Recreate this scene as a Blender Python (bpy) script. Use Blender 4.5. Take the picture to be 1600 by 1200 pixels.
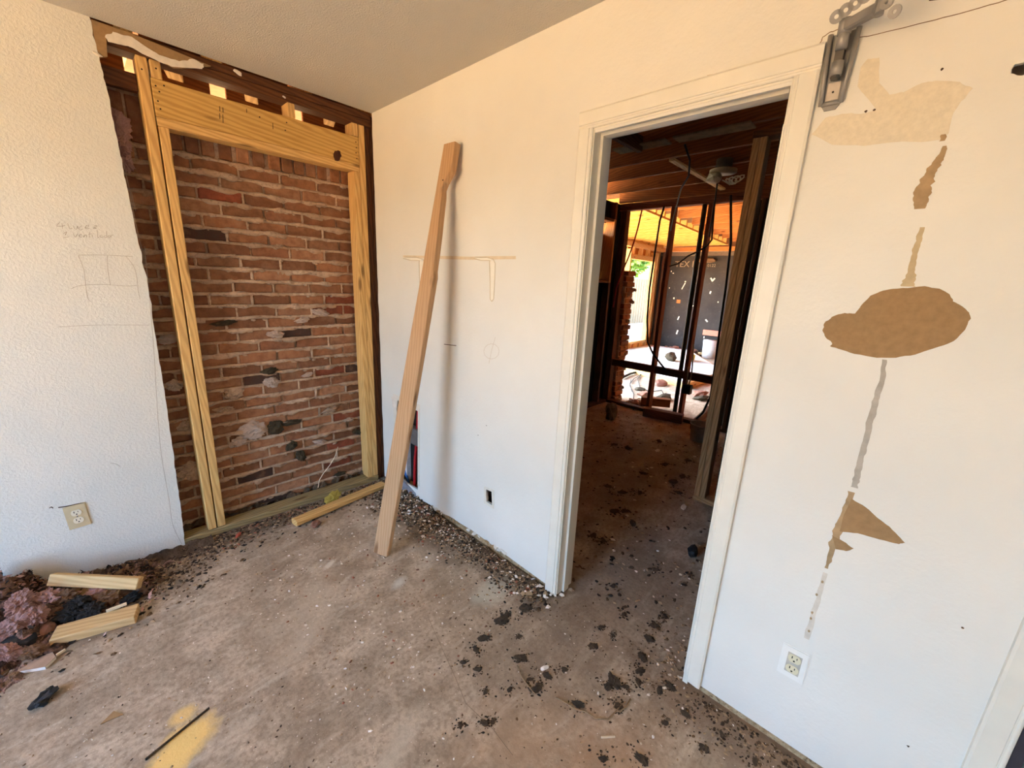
import bpy, bmesh, math, random
import numpy as np
from mathutils import Vector, Matrix, Euler, noise
from mathutils.geometry import tessellate_polygon

# ------------------------------------------------------------------ scene, camera, sky, sun
SC = bpy.context.scene
for o in list(bpy.data.objects):
    bpy.data.objects.remove(o)
COL = SC.collection
random.seed(7)
H = 2.44                                            # ceiling height, metres
PF, PC = 640.4303, Vector((-1.4212730, -2.6080330, 1.4867772))
RX, RY, RZ = CAM_ROT = (1.3241027, -0.0431515, -0.8070980)
CAM_R = Euler(CAM_ROT, 'XYZ').to_matrix()
cam = bpy.data.cameras.new('camera')
cam.sensor_width = 36.0
cam.sensor_fit = 'HORIZONTAL'
cam.lens = PF / 1600 * 36.0
cam.clip_start = 0.02
cam_o = bpy.data.objects.new('camera', cam)
cam_o.matrix_world = Matrix.Translation(PC) @ CAM_R.to_4x4()
COL.objects.link(cam_o)
SC.camera = cam_o

SUN_EL, SUN_TRAVEL = math.radians(51), Vector((-0.10, -0.62, -0.78)).normalized()
world = bpy.data.worlds.new('sky')
SC.world = world
world.use_nodes = True
wn = world.node_tree
sky = wn.nodes.new('ShaderNodeTexSky')
sky.sky_type = 'NISHITA'
sky.sun_disc = False
sky.sun_elevation = SUN_EL
sky.sun_rotation = 0.16
sky.dust_density = 3.5
sky.air_density = 1.0
sky.ozone_density = 0.5
tint = wn.nodes.new('ShaderNodeMix'); tint.data_type = 'RGBA'; tint.blend_type = 'MULTIPLY'
tint.inputs[0].default_value = 1.0
wn.links.new(sky.outputs[0], tint.inputs[6]); tint.inputs[7].default_value = (0.78, 0.98, 1.14, 1)   # crisp cool sky
wn.links.new(tint.outputs[2], wn.nodes['Background'].inputs[0])
wn.nodes['Background'].inputs[1].default_value = 0.74

sun = bpy.data.lights.new('sun', 'SUN')
sun.energy = 9.0
sun.angle = math.radians(0.6)
sun.color = (1.0, 0.97, 0.88)
sun_o = bpy.data.objects.new('sun', sun)
sun_o.rotation_euler = SUN_TRAVEL.to_track_quat('-Z', 'Y').to_euler()
sun_o.location = (0, 6, 9)
COL.objects.link(sun_o)

# sky portal in the room's one window (it only steers the sky's own light)
portal = bpy.data.lights.new('window_portal', 'AREA')
portal.shape = 'RECTANGLE'
portal.size, portal.size_y = 1.95, 1.75
portal.cycles.is_portal = True
portal_o = bpy.data.objects.new('window_portal', portal)
portal_o.location = (-3.99, -1.40, 1.3)
portal_o.rotation_euler = (0, math.radians(-90), 0)
COL.objects.link(portal_o)

SC.view_settings.view_transform = 'Standard'
SC.view_settings.look = 'None'
SC.view_settings.exposure = 2.68
SC.view_settings.gamma = 1.0
SC.view_settings.use_curve_mapping = False
SC.cycles.use_denoising = True
SC.cycles.max_bounces = 10
SC.cycles.diffuse_bounces = 8
SC.cycles.sample_clamp_indirect = 6.0

# ------------------------------------------------------------------ helpers
def ray(u, v):
    return CAM_R @ Vector(((u - 800) / PF, -(v - 600) / PF, -1.0))
def on(axis, val, u, v):                            # measured point of the photograph on a known plane of the room
    d = ray(u, v)
    return PC + d * ((val - PC[axis]) / d[axis])
def fl(u, v, z=0.0): return on(2, z, u, v)
def wl(u, v, y=0.0): return on(1, y, u, v)
def wr(u, v, x=0.0): return on(0, x, u, v)
def s2l(c):
    return tuple(((x / 255) / 12.92 if x / 255 <= 0.04045 else ((x / 255 + 0.055) / 1.055) ** 2.4) for x in c) + (1.0,)

class NT:
    def __init__(s, name, rough=0.8, metal=0.0, spec=0.3):
        s.m = bpy.data.materials.new(name)
        s.m.use_nodes = True
        s.t = s.m.node_tree
        s.b = s.t.nodes['Principled BSDF']
        s.b.inputs['Roughness'].default_value = rough
        s.b.inputs['Metallic'].default_value = metal
        s.b.inputs['Specular IOR Level'].default_value = spec
        s.tc = s.t.nodes.new('ShaderNodeTexCoord')
    def n(s, t, **k):
        x = s.t.nodes.new(t)
        for a, b in k.items(): setattr(x, a, b)
        return x
    def put(s, sock, v):
        if hasattr(v, 'is_linked') or isinstance(v, bpy.types.NodeSocket): s.t.links.new(v, sock)
        else: sock.default_value = v
    def vec(s, space='Object', scale=(1, 1, 1), loc=(0, 0, 0), rnd=False):
        src = s.n('ShaderNodeNewGeometry').outputs['Position'] if space == 'World' else s.tc.outputs[space]
        mp = s.n('ShaderNodeMapping')
        s.t.links.new(src, mp.inputs[0])
        mp.inputs['Scale'].default_value = scale
        mp.inputs['Location'].default_value = loc
        if rnd:
            oi = s.n('ShaderNodeObjectInfo')
            mu = s.math('MULTIPLY', oi.outputs['Random'], 37.0)
            s.t.links.new(mu, mp.inputs['Location'])
        return mp.outputs[0]
    def noise(s, vec, scale=5, detail=4, rough=0.55, dist=0.0):
        x = s.n('ShaderNodeTexNoise')
        s.t.links.new(vec, x.inputs['Vector'])
        x.inputs['Scale'].default_value = scale
        x.inputs['Detail'].default_value = detail
        x.inputs['Roughness'].default_value = rough
        x.inputs['Distortion'].default_value = dist
        return x.outputs['Fac']
    def math(s, op, a, b=0.0, clamp=False):
        x = s.n('ShaderNodeMath', operation=op, use_clamp=clamp)
        s.put(x.inputs[0], a); s.put(x.inputs[1], b)
        return x.outputs[0]
    def ramp(s, fac, *stops):
        x = s.n('ShaderNodeValToRGB')
        while len(x.color_ramp.elements) < len(stops): x.color_ramp.elements.new(0.5)
        for e, (p, c) in zip(x.color_ramp.elements, stops):
            e.position = p
            e.color = (c, c, c, 1) if isinstance(c, (int, float)) else (c if len(c) == 4 else tuple(c) + (1,))
        s.put(x.inputs[0], fac)
        return x.outputs[0]
    def mix(s, fac, a, b, mode='MIX'):
        x = s.n('ShaderNodeMix', data_type='RGBA', blend_type=mode)
        s.put(x.inputs[0], fac); s.put(x.inputs[6], a); s.put(x.inputs[7], b)
        return x.outputs[2]
    def bump(s, h, strength=0.3, dist=0.01):
        x = s.n('ShaderNodeBump')
        x.inputs['Strength'].default_value = strength
        x.inputs['Distance'].default_value = dist
        s.put(x.inputs['Height'], h)
        s.t.links.new(x.outputs[0], s.b.inputs['Normal'])
    def col(s, c):
        s.put(s.b.inputs['Base Color'], c)
        return s.m

M = {}
def plain(name, rgb, rough=0.7, metal=0.0, var=0.12, scale=30, bump=0.0, spec=0.3):
    if name in M: return M[name]
    t = NT(name, rough, metal, spec)
    v = t.vec('Object', rnd=True)
    f = t.noise(v, scale, 4)
    c = s2l(rgb)
    lo = tuple(x * (1 - var) for x in c[:3]); hi = tuple(min(1, x * (1 + var)) for x in c[:3])
    if bump: t.bump(f, bump, 0.004)
    M[name] = t.col(t.ramp(f, (0.3, lo), (0.7, hi)))
    return M[name]
def wood(name, light, dark, knots=True, gray=None, rough=0.75):
    if name in M: return M[name]
    t = NT(name, rough, 0, 0.25)
    v = t.vec('Object', (1.1, 9, 9), rnd=True)
    w = t.n('ShaderNodeTexWave', wave_type='BANDS', bands_direction='DIAGONAL')
    t.t.links.new(v, w.inputs['Vector'])
    w.inputs['Scale'].default_value = 3.2
    w.inputs['Distortion'].default_value = 7.0
    w.inputs['Detail'].default_value = 2.5
    w.inputs['Detail Scale'].default_value = 0.7
    fine = t.noise(t.vec('Object', (3, 70, 70), rnd=True), 2.5, 4, 0.6)
    big = t.noise(t.vec('Object', (1.5, 2.5, 2.5), rnd=True), 2.0, 3)
    c = t.mix(t.ramp(w.outputs['Fac'], (0.25, 0), (0.9, 0.65)), s2l(light), s2l(dark))
    c = t.mix(t.ramp(fine, (0.45, 0), (0.75, 0.35)), c, s2l(dark))
    c = t.mix(t.ramp(big, (0.3, 0.0), (0.75, 0.45)), c, s2l(gray or light))
    if knots:
        vo = t.n('ShaderNodeTexVoronoi', feature='F1')
        t.t.links.new(t.vec('Object', (2.6, 9, 9), rnd=True), vo.inputs['Vector'])
        vo.inputs['Scale'].default_value = 1.15
        vo.inputs['Randomness'].default_value = 1.0
        k = t.ramp(vo.outputs['Distance'], (0.08, 1), (0.17, 0))
        c = t.mix(t.math('MULTIPLY', k, 0.7), c, s2l((92, 52, 24)))
    t.bump(fine, 0.25, 0.002)
    M[name] = t.col(c)
    return M[name]

def link(o): COL.objects.link(o); return o
def mesh_obj(name, verts, faces, mat=None, parent=None, smooth=False):
    me = bpy.data.meshes.new(name)
    me.from_pydata([tuple(v) for v in verts], [], faces)
    me.update()
    if smooth:
        me.polygons.foreach_set('use_smooth', [True] * len(me.polygons))
    o = bpy.data.objects.new(name, me)
    if mat: me.materials.append(mat)
    link(o)
    if parent: adopt(o, parent)
    return o
def adopt(o, p):
    o.parent = p
    o.matrix_parent_inverse = Matrix.Translation(-wloc(p))
def wloc(p):
    v = Vector(p.location)
    return v
def tag(o, label, cat, group=None, kind=None):
    o['label'] = label; o['category'] = cat
    if group: o['group'] = group
    if kind: o['kind'] = kind
    return o
def struct(o):
    o['kind'] = 'structure'
    return o
def empty(name, loc, label=None, cat=None, group=None):
    o = link(bpy.data.objects.new(name, None))
    o.empty_display_size = 0.1
    o.location = loc
    if label: tag(o, label, cat, group)
    return o

class MB:
    def __init__(s): s.v = []; s.f = []
    def add(s, vs, fs):
        k = len(s.v); s.v += [Vector(v) for v in vs]; s.f += [tuple(i + k for i in f) for f in fs]
        return s
    def box(s, a, b, mtx=None):
        x0, y0, z0 = a; x1, y1, z1 = b
        vs = [Vector(p) for p in ((x0, y0, z0), (x1, y0, z0), (x1, y1, z0), (x0, y1, z0), (x0, y0, z1), (x1, y0, z1), (x1, y1, z1), (x0, y1, z1))]
        if mtx: vs = [mtx @ v for v in vs]
        return s.add(vs, [(0, 3, 2, 1), (4, 5, 6, 7), (0, 1, 5, 4), (1, 2, 6, 5), (2, 3, 7, 6), (3, 0, 4, 7)])
    def tube(s, pts, r, n=6, caps=True):
        pts = [Vector(p) for p in pts]
        rs = r if isinstance(r, (list, tuple)) else [r] * len(pts)
        up = None; rings = []
        for i, p in enumerate(pts):
            t = (pts[min(i + 1, len(pts) - 1)] - pts[max(i - 1, 0)]).normalized()
            if up is None:
                up = t.orthogonal().normalized()
            else:
                up = (up - t * up.dot(t))
                up = up.normalized() if up.length > 1e-6 else t.orthogonal().normalized()
            sd = t.cross(up)
            rings.append([p + (up * math.cos(a) + sd * math.sin(a)) * rs[i] for a in [2 * math.pi * j / n for j in range(n)]])
        vs = [q for rg in rings for q in rg]; fs = []
        for i in range(len(pts) - 1):
            for j in range(n):
                a = i * n + j; b = i * n + (j + 1) % n
                fs.append((a, b, b + n, a + n))
        if caps:
            fs.append(tuple(reversed(range(n)))); fs.append(tuple((len(pts) - 1) * n + j for j in range(n)))
        return s.add(vs, fs)
    def cyl(s, p0, p1, r, n=16): return s.tube([p0, p1], r, n)
    def build(s, name, mat=None, parent=None, smooth=False):
        return mesh_obj(name, s.v, s.f, mat, parent, smooth)

_bm_cache = {}
def board_mesh(L, w, h, bev=0.003):
    k = (round(L, 4), round(w, 4), round(h, 4), bev)
    if k in _bm_cache: return _bm_cache[k]
    bm = bmesh.new()
    bmesh.ops.create_cube(bm, size=1.0)
    bmesh.ops.scale(bm, vec=(L, w, h), verts=bm.verts)
    if bev: bmesh.ops.bevel(bm, geom=list(bm.edges), offset=bev, segments=1, affect='EDGES', clamp_overlap=True)
    me = bpy.data.meshes.new('board'); bm.to_mesh(me); bm.free()
    _bm_cache[k] = me
    return me
def board(name, p0, p1, w, h, mat, parent=None, side=(0, 0, 1), bev=0.003):
    """Timber from p0 to p1 (axis through the middle); w across 'side', h the other way."""
    p0, p1 = Vector(p0), Vector(p1)
    x = (p1 - p0).normalized()
    y = Vector(side); y = (y - x * y.dot(x)).normalized()
    z = x.cross(y)
    me = board_mesh((p1 - p0).length, w, h, bev).copy()
    me.name = name
    me.materials.clear(); me.materials.append(mat)
    o = bpy.data.objects.new(name, me)
    link(o)
    o.matrix_world = Matrix.Translation((p0 + p1) / 2) @ Matrix((x, y, z)).transposed().to_4x4()
    if parent: adopt(o, parent)
    return o
def prism(name, outer, holes, depth, to3, mat, parent=None):
    """Flat polygon with holes, extruded; to3(a, b, d) maps plane coordinates and depth to space."""
    loops = [list(outer)] + [list(h) for h in holes]
    tris = tessellate_polygon([[Vector((a, b, 0)) for a, b in l] for l in loops])
    flat = [p for l in loops for p in l]; n = len(flat)
    vs = [to3(a, b, 0) for a, b in flat] + [to3(a, b, depth) for a, b in flat]
    fs = [tuple(t) for t in tris] + [tuple(i + n for i in reversed(t)) for t in tris]
    k = 0
    for l in loops:
        for i in range(len(l)):
            a, b = k + i, k + (i + 1) % len(l)
            fs.append((a, b, b + n, a + n))
        k += len(l)
    o = mesh_obj(name, vs, fs, mat, parent)
    bm = bmesh.new(); bm.from_mesh(o.data)
    bmesh.ops.recalc_face_normals(bm, faces=bm.faces)
    bm.to_mesh(o.data); bm.free()
    return o
def rough_line(a, b, n, amp, seed=0):
    """Points from a to b with a torn-edge wobble across the line."""
    a, b = Vector(a), Vector(b); t = (b - a); nrm = Vector((-t.y, t.x)).normalized()
    out = []
    for i in range(n + 1):
        q = a + t * i / n
        w = 0 if i in (0, n) else amp * (noise.noise((i * 0.37 + seed * 9.1, seed, 0)) * 1.4 + random.uniform(-0.3, 0.3))
        out.append(tuple(q + nrm * w))
    return out
def lump_mesh(seed, sub=2, amp=0.35, freq=1.6, crisp=False, fuzz=0.0):
    bm = bmesh.new()
    bmesh.ops.create_icosphere(bm, subdivisions=sub, radius=1.0)
    off = Vector((seed * 3.17, seed * 1.31, seed * 7.7))
    for v in bm.verts:
        d = noise.fractal(v.co * freq + off, 0.9, 2.1, 4) * amp
        if crisp: d += (noise.cell(v.co * 1.3 + off) - 0.5) * amp * 0.6
        if fuzz: d += fuzz * noise.fractal(v.co * 9 + off, .7, 2.2, 3)
        v.co *= 1 + d
    me = bpy.data.meshes.new('lump'); bm.to_mesh(me); bm.free()
    return me
LUMPS = [lump_mesh(i, 2, 0.4, 1.5) for i in range(6)]
TUFTS = [lump_mesh(20 + i, 5, 0.46, 2.6, False, .13) for i in range(6)]
BLOBS = [lump_mesh(50 + i, 4, 0.34, 2.0, False, .08) for i in range(6)]
CRUMBS = [lump_mesh(80 + i, 4, 0.62, 2.2, False, .18) for i in range(6)]
def lump(name, me, loc, size, mat, rot=None, parent=None):
    m2 = me.copy(); m2.name = name; m2.materials.clear(); m2.materials.append(mat)
    o = bpy.data.objects.new(name, m2); link(o)
    o.location = loc; o.scale = size if hasattr(size, '__len__') else (size,) * 3
    o.rotation_euler = rot or (random.uniform(-.4, .4), random.uniform(-.4, .4), random.uniform(0, 6.3))
    if parent: adopt(o, parent)
    return o

# ------------------------------------------------------------------ materials of the shell
def paint_mat():
    t = NT('wall_paint', 0.62, 0, 0.3)
    v = t.vec('World')
    a = t.noise(v, 95, 3, 0.5); b = t.noise(v, 38, 3, 0.5); c = t.noise(v, 1.3, 4)
    t.bump(t.math('ADD', t.math('MULTIPLY', a, 0.6), b), 0.32, 0.004)
    return t.col(t.ramp(c, (0.3, s2l((221, 217, 208))), (0.7, s2l((232, 229, 221)))))
def stucco_mat():
    t = NT('wall_stucco_paint', 0.7, 0, 0.3)
    v = t.vec('World')
    a = t.noise(v, 95, 4, 0.6); b = t.noise(v, 200, 2, 0.6); c = t.noise(v, 1.1, 4)
    h = t.math('ADD', t.ramp(a, (0.42, 0.0), (0.62, 1.0)), t.math('MULTIPLY', b, 0.4))
    t.bump(h, 0.32, 0.0032)
    return t.col(t.ramp(c, (0.3, s2l((222, 218, 209))), (0.7, s2l((232, 229, 221)))))
def ceiling_mat():
    t = NT('ceiling_popcorn', 0.9, 0, 0.15)
    v = t.vec('World')
    a = t.noise(v, 150, 4, 0.65); c = t.noise(v, 0.8, 3)
    t.bump(t.ramp(a, (0.4, 0), (0.68, 1)), 0.55, 0.005)
    base = t.ramp(c, (0.3, s2l((206, 200, 190))), (0.7, s2l((214, 208, 198))))
    return t.col(t.mix(t.ramp(a, (0.62, 0), (0.75, 0.6)), base, s2l((236, 230, 220))))
PAINT, STUCCO, CEIL = paint_mat(), stucco_mat(), ceiling_mat()
GYPSUM = plain('gypsum', (226, 216, 202), 0.9, bump=0.2)
KRAFT = plain('kraft_paper', (158, 126, 88), 0.85, var=0.1, scale=60)
TRIM = plain('trim_gloss_paint', (228, 223, 210), 0.38, var=0.03, scale=12, spec=0.5)
NEWWOOD = wood('new_pine', (224, 182, 116), (184, 134, 74))
HDRWOOD = wood('header_pine', (214, 172, 100), (172, 124, 60))
TANWOOD = wood('tan_stud', (196, 158, 118), (174, 132, 92), gray=(190, 156, 122))
OLDWOOD = wood('old_framing', (104, 62, 34), (62, 34, 18), gray=(84, 54, 34))
REDWOOD = wood('red_brown_framing', (122, 66, 36), (78, 38, 20))
JOISTWOOD = wood('joist_pine', (150, 92, 48), (98, 54, 26), gray=(128, 80, 44))
YELLOWJ = wood('yellow_joist', (226, 176, 96), (192, 138, 62))
ORANGEJ = wood('orange_joist', (198, 128, 66), (150, 86, 38))
PLATEWOOD = wood('treated_plate', (168, 146, 100), (120, 98, 62), gray=(140, 128, 96))
OFFCUT = wood('offcut_pine', (216, 182, 130), (180, 138, 84))
BLACKB = plain('sheathing_and_shade', (30, 25, 22), 0.95, var=0.3, scale=12)  # real sheathing, and panels standing in for darkness

def floor_mat():
    t = NT('concrete_slab', 0.85, 0, 0.25)
    v = t.vec('World')
    big = t.noise(v, 1.6, 5, 0.6); mid = t.noise(v, 7, 5, 0.65); fine = t.noise(v, 55, 4, 0.65); speck = t.noise(v, 150, 2, 0.6)
    c = t.ramp(big, (0.30, s2l((150, 134, 118))), (0.5, s2l((176, 160, 144))), (0.72, s2l((194, 180, 165))))
    c = t.mix(t.ramp(mid, (0.36, 0.8), (0.6, 0.0)), c, s2l((132, 116, 100)))
    c = t.mix(t.ramp(fine, (0.38, 0.5), (0.55, 0.0)), c, s2l((116, 101, 86)))
    scuff = t.noise(t.vec('World', (2.0, 7, 1), (3, 1, 0)), 1.7, 6, 0.7, 0.6)
    c = t.mix(t.ramp(scuff, (0.54, 0), (0.74, 0.5)), c, s2l((210, 199, 186)))
    c = t.mix(t.ramp(speck, (0.66, 0), (0.72, 0.6)), c, s2l((222, 210, 194)))
    sep = t.n('ShaderNodeSeparateXYZ')
    t.t.links.new(v, sep.inputs[0])
    warp = t.math('MULTIPLY', t.math('SUBTRACT', t.noise(v, 5.5, 6, 0.7), 0.5), 1.5)
    def spot(cx, cy, rx, ry, rot, colour, amt, soft=0.6):
        nonlocal c
        ca, sa = math.cos(rot), math.sin(rot)
        dx = t.math('SUBTRACT', sep.outputs[0], cx); dy = t.math('SUBTRACT', sep.outputs[1], cy)
        a = t.math('ADD', t.math('MULTIPLY', dx, ca / rx), t.math('MULTIPLY', dy, sa / rx))
        b = t.math('ADD', t.math('MULTIPLY', dx, -sa / ry), t.math('MULTIPLY', dy, ca / ry))
        d = t.math('SQRT', t.math('ADD', t.math('MULTIPLY', a, a), t.math('MULTIPLY', b, b)))
        d = t.math('ADD', d, warp)
        c = t.mix(t.ramp(d, (max(0, 1 - soft), amt), (1.0, 0.0)), c, s2l(colour))
    dirt = (92, 75, 60)
    spot(-1.0, -0.02, 0.75, 0.20, 0.0, dirt, 0.8)            # along the brick opening
    spot(-1.5, -0.22, 0.42, 0.30, 0.2, dirt, 0.85)           # around the insulation heap
    spot(-0.08, -0.70, 0.22, 0.75, 0.0, dirt, 0.8)           # along the right wall
    spot(-0.05, -1.45, 0.18, 0.35, 0.0, dirt, 0.75)
    spot(0.45, -1.75, 0.60, 0.35, 0.0, (112, 98, 86), 0.4)    # grey-brown floor tone beyond the doorway
    spot(1.6, -1.2, 1.3, 0.7, 0.1, (116, 104, 92), 0.5)
    spot(-0.05, -2.5, 0.16, 0.6, 0.0, (120, 96, 78), 0.7)
    spot(-0.20, -1.85, 0.55, 0.40, 0.0, (120, 104, 90), 0.55, 0.9)    # darker grey-brown floor before the doorway
    spot(-0.62, -1.98, 0.34, 0.24, -0.4, (170, 140, 112), 0.5, 0.9)   # rusty orange stain
    spot(-0.45, -2.25, 0.30, 0.20, 0.3, (168, 130, 98), 0.45, 0.9)
    p = fl(300, 1150); spot(p.x, p.y, 0.10, 0.085, 0.5, (222, 188, 120), 0.95, 0.5)   # spilt sawdust
    p = fl(262, 1192); spot(p.x, p.y, 0.08, 0.07, 0.5, (222, 188, 120), 0.9, 0.5)
    p = fl(285, 1118); spot(p.x, p.y, 0.05, 0.04, 0.5, (216, 184, 120), 0.8, 0.5)
    p = fl(770, 925); spot(p.x, p.y, 0.13, 0.10, 0.0, (176, 172, 160), 0.75, 0.7)    # pale plaster dust
    p = fl(622, 912); spot(p.x, p.y, 0.06, 0.035, 0.3, (186, 184, 180), 0.8, 0.7)
    p = fl(480, 945); spot(p.x, p.y, 0.30, 0.16, 0.6, (176, 162, 146), 0.55, 0.9)
    p = fl(470, 1010); spot(p.x, p.y, 0.18, 0.08, 0.5, (182, 170, 156), 0.6, 0.9)
    p = fl(620, 1170); spot(p.x, p.y, 0.22, 0.05, 0.5, (180, 170, 156), 0.6, 0.9)
    p = fl(515, 882); spot(p.x, p.y, 0.05, 0.018, 0.5, (206, 198, 188), 0.8, 0.6)
    c = t.mix(1.0, c, (1.24, 1.20, 1.10, 1), 'MULTIPLY')
    t.bump(t.math('ADD', t.math('MULTIPLY', fine, 0.5), t.math('MULTIPLY', mid, 0.5)), 0.45, 0.008)
    return t.col(c)

# ------------------------------------------------------------------ the shell of the room
X0, Y0 = -3.9, -3.9                                     # window wall and back wall
floor = struct(mesh_obj('floor', *(lambda m: (m.v, m.f))(MB().box((X0 - .1, Y0 - .1, -0.15), (8.6, 1.95, 0.0))), floor_mat()))
ceiling = struct(mesh_obj('ceiling', *(lambda m: (m.v, m.f))(MB().box((X0, Y0, H), (0.06, 0.0, H + 0.02))), CEIL))

# left wall: plasterboard that stops at a sawn edge
edge = [(-1.212, H), (-1.203, 2.30), (-1.198, 2.212), (-1.190, 1.95), (-1.187, 1.847), (-1.180, 1.6), (-1.172, 1.409), (-1.176, 1.1), (-1.177, 0.914), (-1.182, 0.6), (-1.186, 0.429), (-1.192, 0.2), (-1.199, 0.006)]
er = []
for (a, b), (c, d) in zip(edge[:-1], edge[1:]):
    er += rough_line((a, b), (c, d), 9, 0.0035, len(er))[:-1]
er.append(edge[-1])
outer = er + [(X0, 0.006), (X0, H)]
wall_left = struct(prism('wall_left', outer, [], 0.0125, lambda a, b, d: (a, d, b), STUCCO))
# right wall with doorway, vent hole, outlet hole and the hole by the edge of the picture
def jag(pts, amp=0.003, seg=6):
    out = []
    for i in range(len(pts)):
        out += rough_line(pts[i], pts[(i + 1) % len(pts)], seg, amp, i + len(out))[:-1]
    return out
DL, DR, DH = -1.640, -2.258, 2.040                        # doorway edges
LOWR = 0.034
outer = rough_line((-0.004, H), (-0.004, 0.02), 60, 0.004, 3) + rough_line((-0.5, 0.025), (-1.0, 0.05), 12, 0.006, 8) + \
        [(-1.565, LOWR - .01), (DL + .01, LOWR - .01), (DL + .01, DH - .01), (DR - .01, DH - .01), (DR - .01, LOWR), (-2.965, LOWR), (-2.965, DH - .02), (-3.75, DH - .02), (-3.75, LOWR), (Y0, LOWR), (Y0, H)]
vent = jag([(-0.205, 0.665), (-0.200, 0.075), (-0.445, 0.085), (-0.462, 0.650)], 0.0025)
plug = jag([(-1.118, 0.362), (-1.120, 0.288), (-1.168, 0.285), (-1.160, 0.366)], 0.003, 5)
hp = wr(1597, 108)
poke = jag([(hp.y + .012, hp.z + .012), (hp.y + .014, hp.z - .004), (hp.y, hp.z - .012), (hp.y - .035, hp.z - .014), (hp.y - .04, hp.z + .012)], 0.002, 3)
wall_right = struct(prism('wall_right', outer, [vent, plug, poke], 0.0125, lambda a, b, d: (d, a, b), PAINT))
sp = MB().box((0.0125, -1.63, 0.0), (0.1, -0.02, 0.038)); sp.box((0.0125, -2.95, 0.0), (0.1, DR - .03, 0.038))
def osb():
    t = NT('chipped_sill', 0.9)
    v = t.vec('World'); a = t.noise(v, 45, 4, 0.7); b = t.noise(v, 120, 2)
    t.bump(a, 0.5, 0.006)
    return t.col(t.mix(t.ramp(b, (0.58, 0), (0.68, 0.8)), t.ramp(a, (0.35, s2l((150, 122, 88))), (0.65, s2l((192, 168, 132)))), s2l((96, 74, 52))))
sp.build('sill_plate', osb(), wall_right)
# studs and the other room's board inside the right wall
st = MB()
for y in (-0.02, -0.62, -0.98, -1.50, -2.36, -2.9):
    st.box((0.0126, y - 0.038, 0.04), (0.1, y, H))
st.build('wall_stud', OLDWOOD, wall_right)
prism('hall_board', [(0.1, 0.02), (DL + .02, 0.02), (DL + .02, DH), (DR - .02, DH), (DR - .02, 0.02), (Y0, 0.02), (Y0, H), (0.1, H)], [], 0.0125, lambda a, b, d: (0.101 + d, a, b), GYPSUM, wall_right)
# walls behind the camera, with the window the daylight comes through
WY0, WY1, WZ0, WZ1 = -2.20, -0.60, 0.35, 2.25
wall_window = struct(prism('wall_window', [(Y0, 0), (0, 0), (0, H), (Y0, H)], [[(WY0, WZ0), (WY1, WZ0), (WY1, WZ1), (WY0, WZ1)]], -0.1, lambda a, b, d: (X0 + d, a, b), PAINT))
wall_back = struct(prism('wall_back', [(X0, 0), (.1, 0), (.1, H), (X0, H)], [], -.1, lambda a, b, d: (a, Y0 + d, b), PAINT))
win = struct(MB().box((X0 - .1, WY0, WZ0), (X0 - .05, WY0 + .05, WZ1)).box((X0 - .1, WY1 - .05, WZ0), (X0 - .05, WY1, WZ1))
             .box((X0 - .1, WY0 + .05, WZ0), (X0 - .05, WY1 - .05, WZ0 + .05)).box((X0 - .1, WY0 + .05, WZ1 - .05), (X0 - .05, WY1 - .05, WZ1)).build('window_1', TRIM))

# ---- door casing and jamb
trim1 = struct(empty('trim_1', (0, DL, 0)))
def casing_piece(name, a, b, w, inner, parent):           # moulded strip, slightly hollow with a bead on the opening side
    a, b = Vector(a), Vector(b)
    x = (b - a).normalized(); inn = Vector(inner); out = Vector((-1, 0, 0))
    prof = [(0, 0), (0, .015), (.006, .018), (w * .75, .0145), (w * .78, .011), (w * .84, .0105), (w * .90, .012), (w - .003, .011), (w, .008), (w, 0)]
    vs = [p + inn * (q - w) * 1 + out * d + Vector((0, 0, 0)) for p in (a, b) for q, d in prof]
    n = len(prof)
    fs = [(i, (i + 1) % n, (i + 1) % n + n, i + n) for i in range(n)] + [tuple(range(n))[::-1], tuple(range(n, 2 * n))]
    o = mesh_obj(name, vs, fs, TRIM, parent)
    bm = bmesh.new(); bm.from_mesh(o.data); bmesh.ops.recalc_face_normals(bm, faces=bm.faces); bm.to_mesh(o.data); bm.free()
    return o
CW = 0.060
casing_piece('casing', (0, DL + .004, 0.002), (0, DL + .004, DH + .006), CW, (0, -1, 0), trim1)
casing_piece('casing', (0, DL + .004 + CW, DH + .006), (0, DR - .004 - CW, DH + .006), CW, (0, 0, -1), trim1)
casing_piece('casing', (0, DR - .004, 0.030), (0, DR - .004, DH + .006), CW, (0, 1, 0), trim1)
jm = MB().box((-0.002, DL, 0.004), (0.118, DL + 0.018, DH + .018)).box((-0.002, DR - .018, 0.004), (0.118, DR, DH + .018)).box((-0.002, DR, DH), (0.118, DL, DH + .018))
jm.build('jamb', TRIM, trim1)
sm = MB().box((0.040, DL - .012, 0.004), (0.078, DL, DH)).box((0.040, DR, 0.004), (0.078, DR + .012, DH - .09)).box((0.040, DR + .012, DH - .012), (0.078, DL - .012, DH))
sm.build('door_stop', TRIM, trim1)

# ---- closet door by the right edge of the picture
trim2 = struct(empty('trim_2', (0, -2.97, 0)))
casing_piece('casing', (0, -3.003, 0.03), (0, -3.003, DH + .006), CW, (0, -1, 0), trim2)
casing_piece('casing', (0, -2.943, DH + .006), (0, -3.77, DH + .006), CW, (0, 0, -1), trim2)
MB().box((0.0, -3.026, 0.0), (0.11, -3.006, DH)).build('jamb', plain('gap_shade', (58, 54, 60), 0.5), trim2)  # jamb coloured dark to stand in for the shaded door gap
door2 = struct(MB().box((0.012, -3.74, 0.012), (0.05, -3.034, DH - .004)).build('door_1', TRIM))

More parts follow.
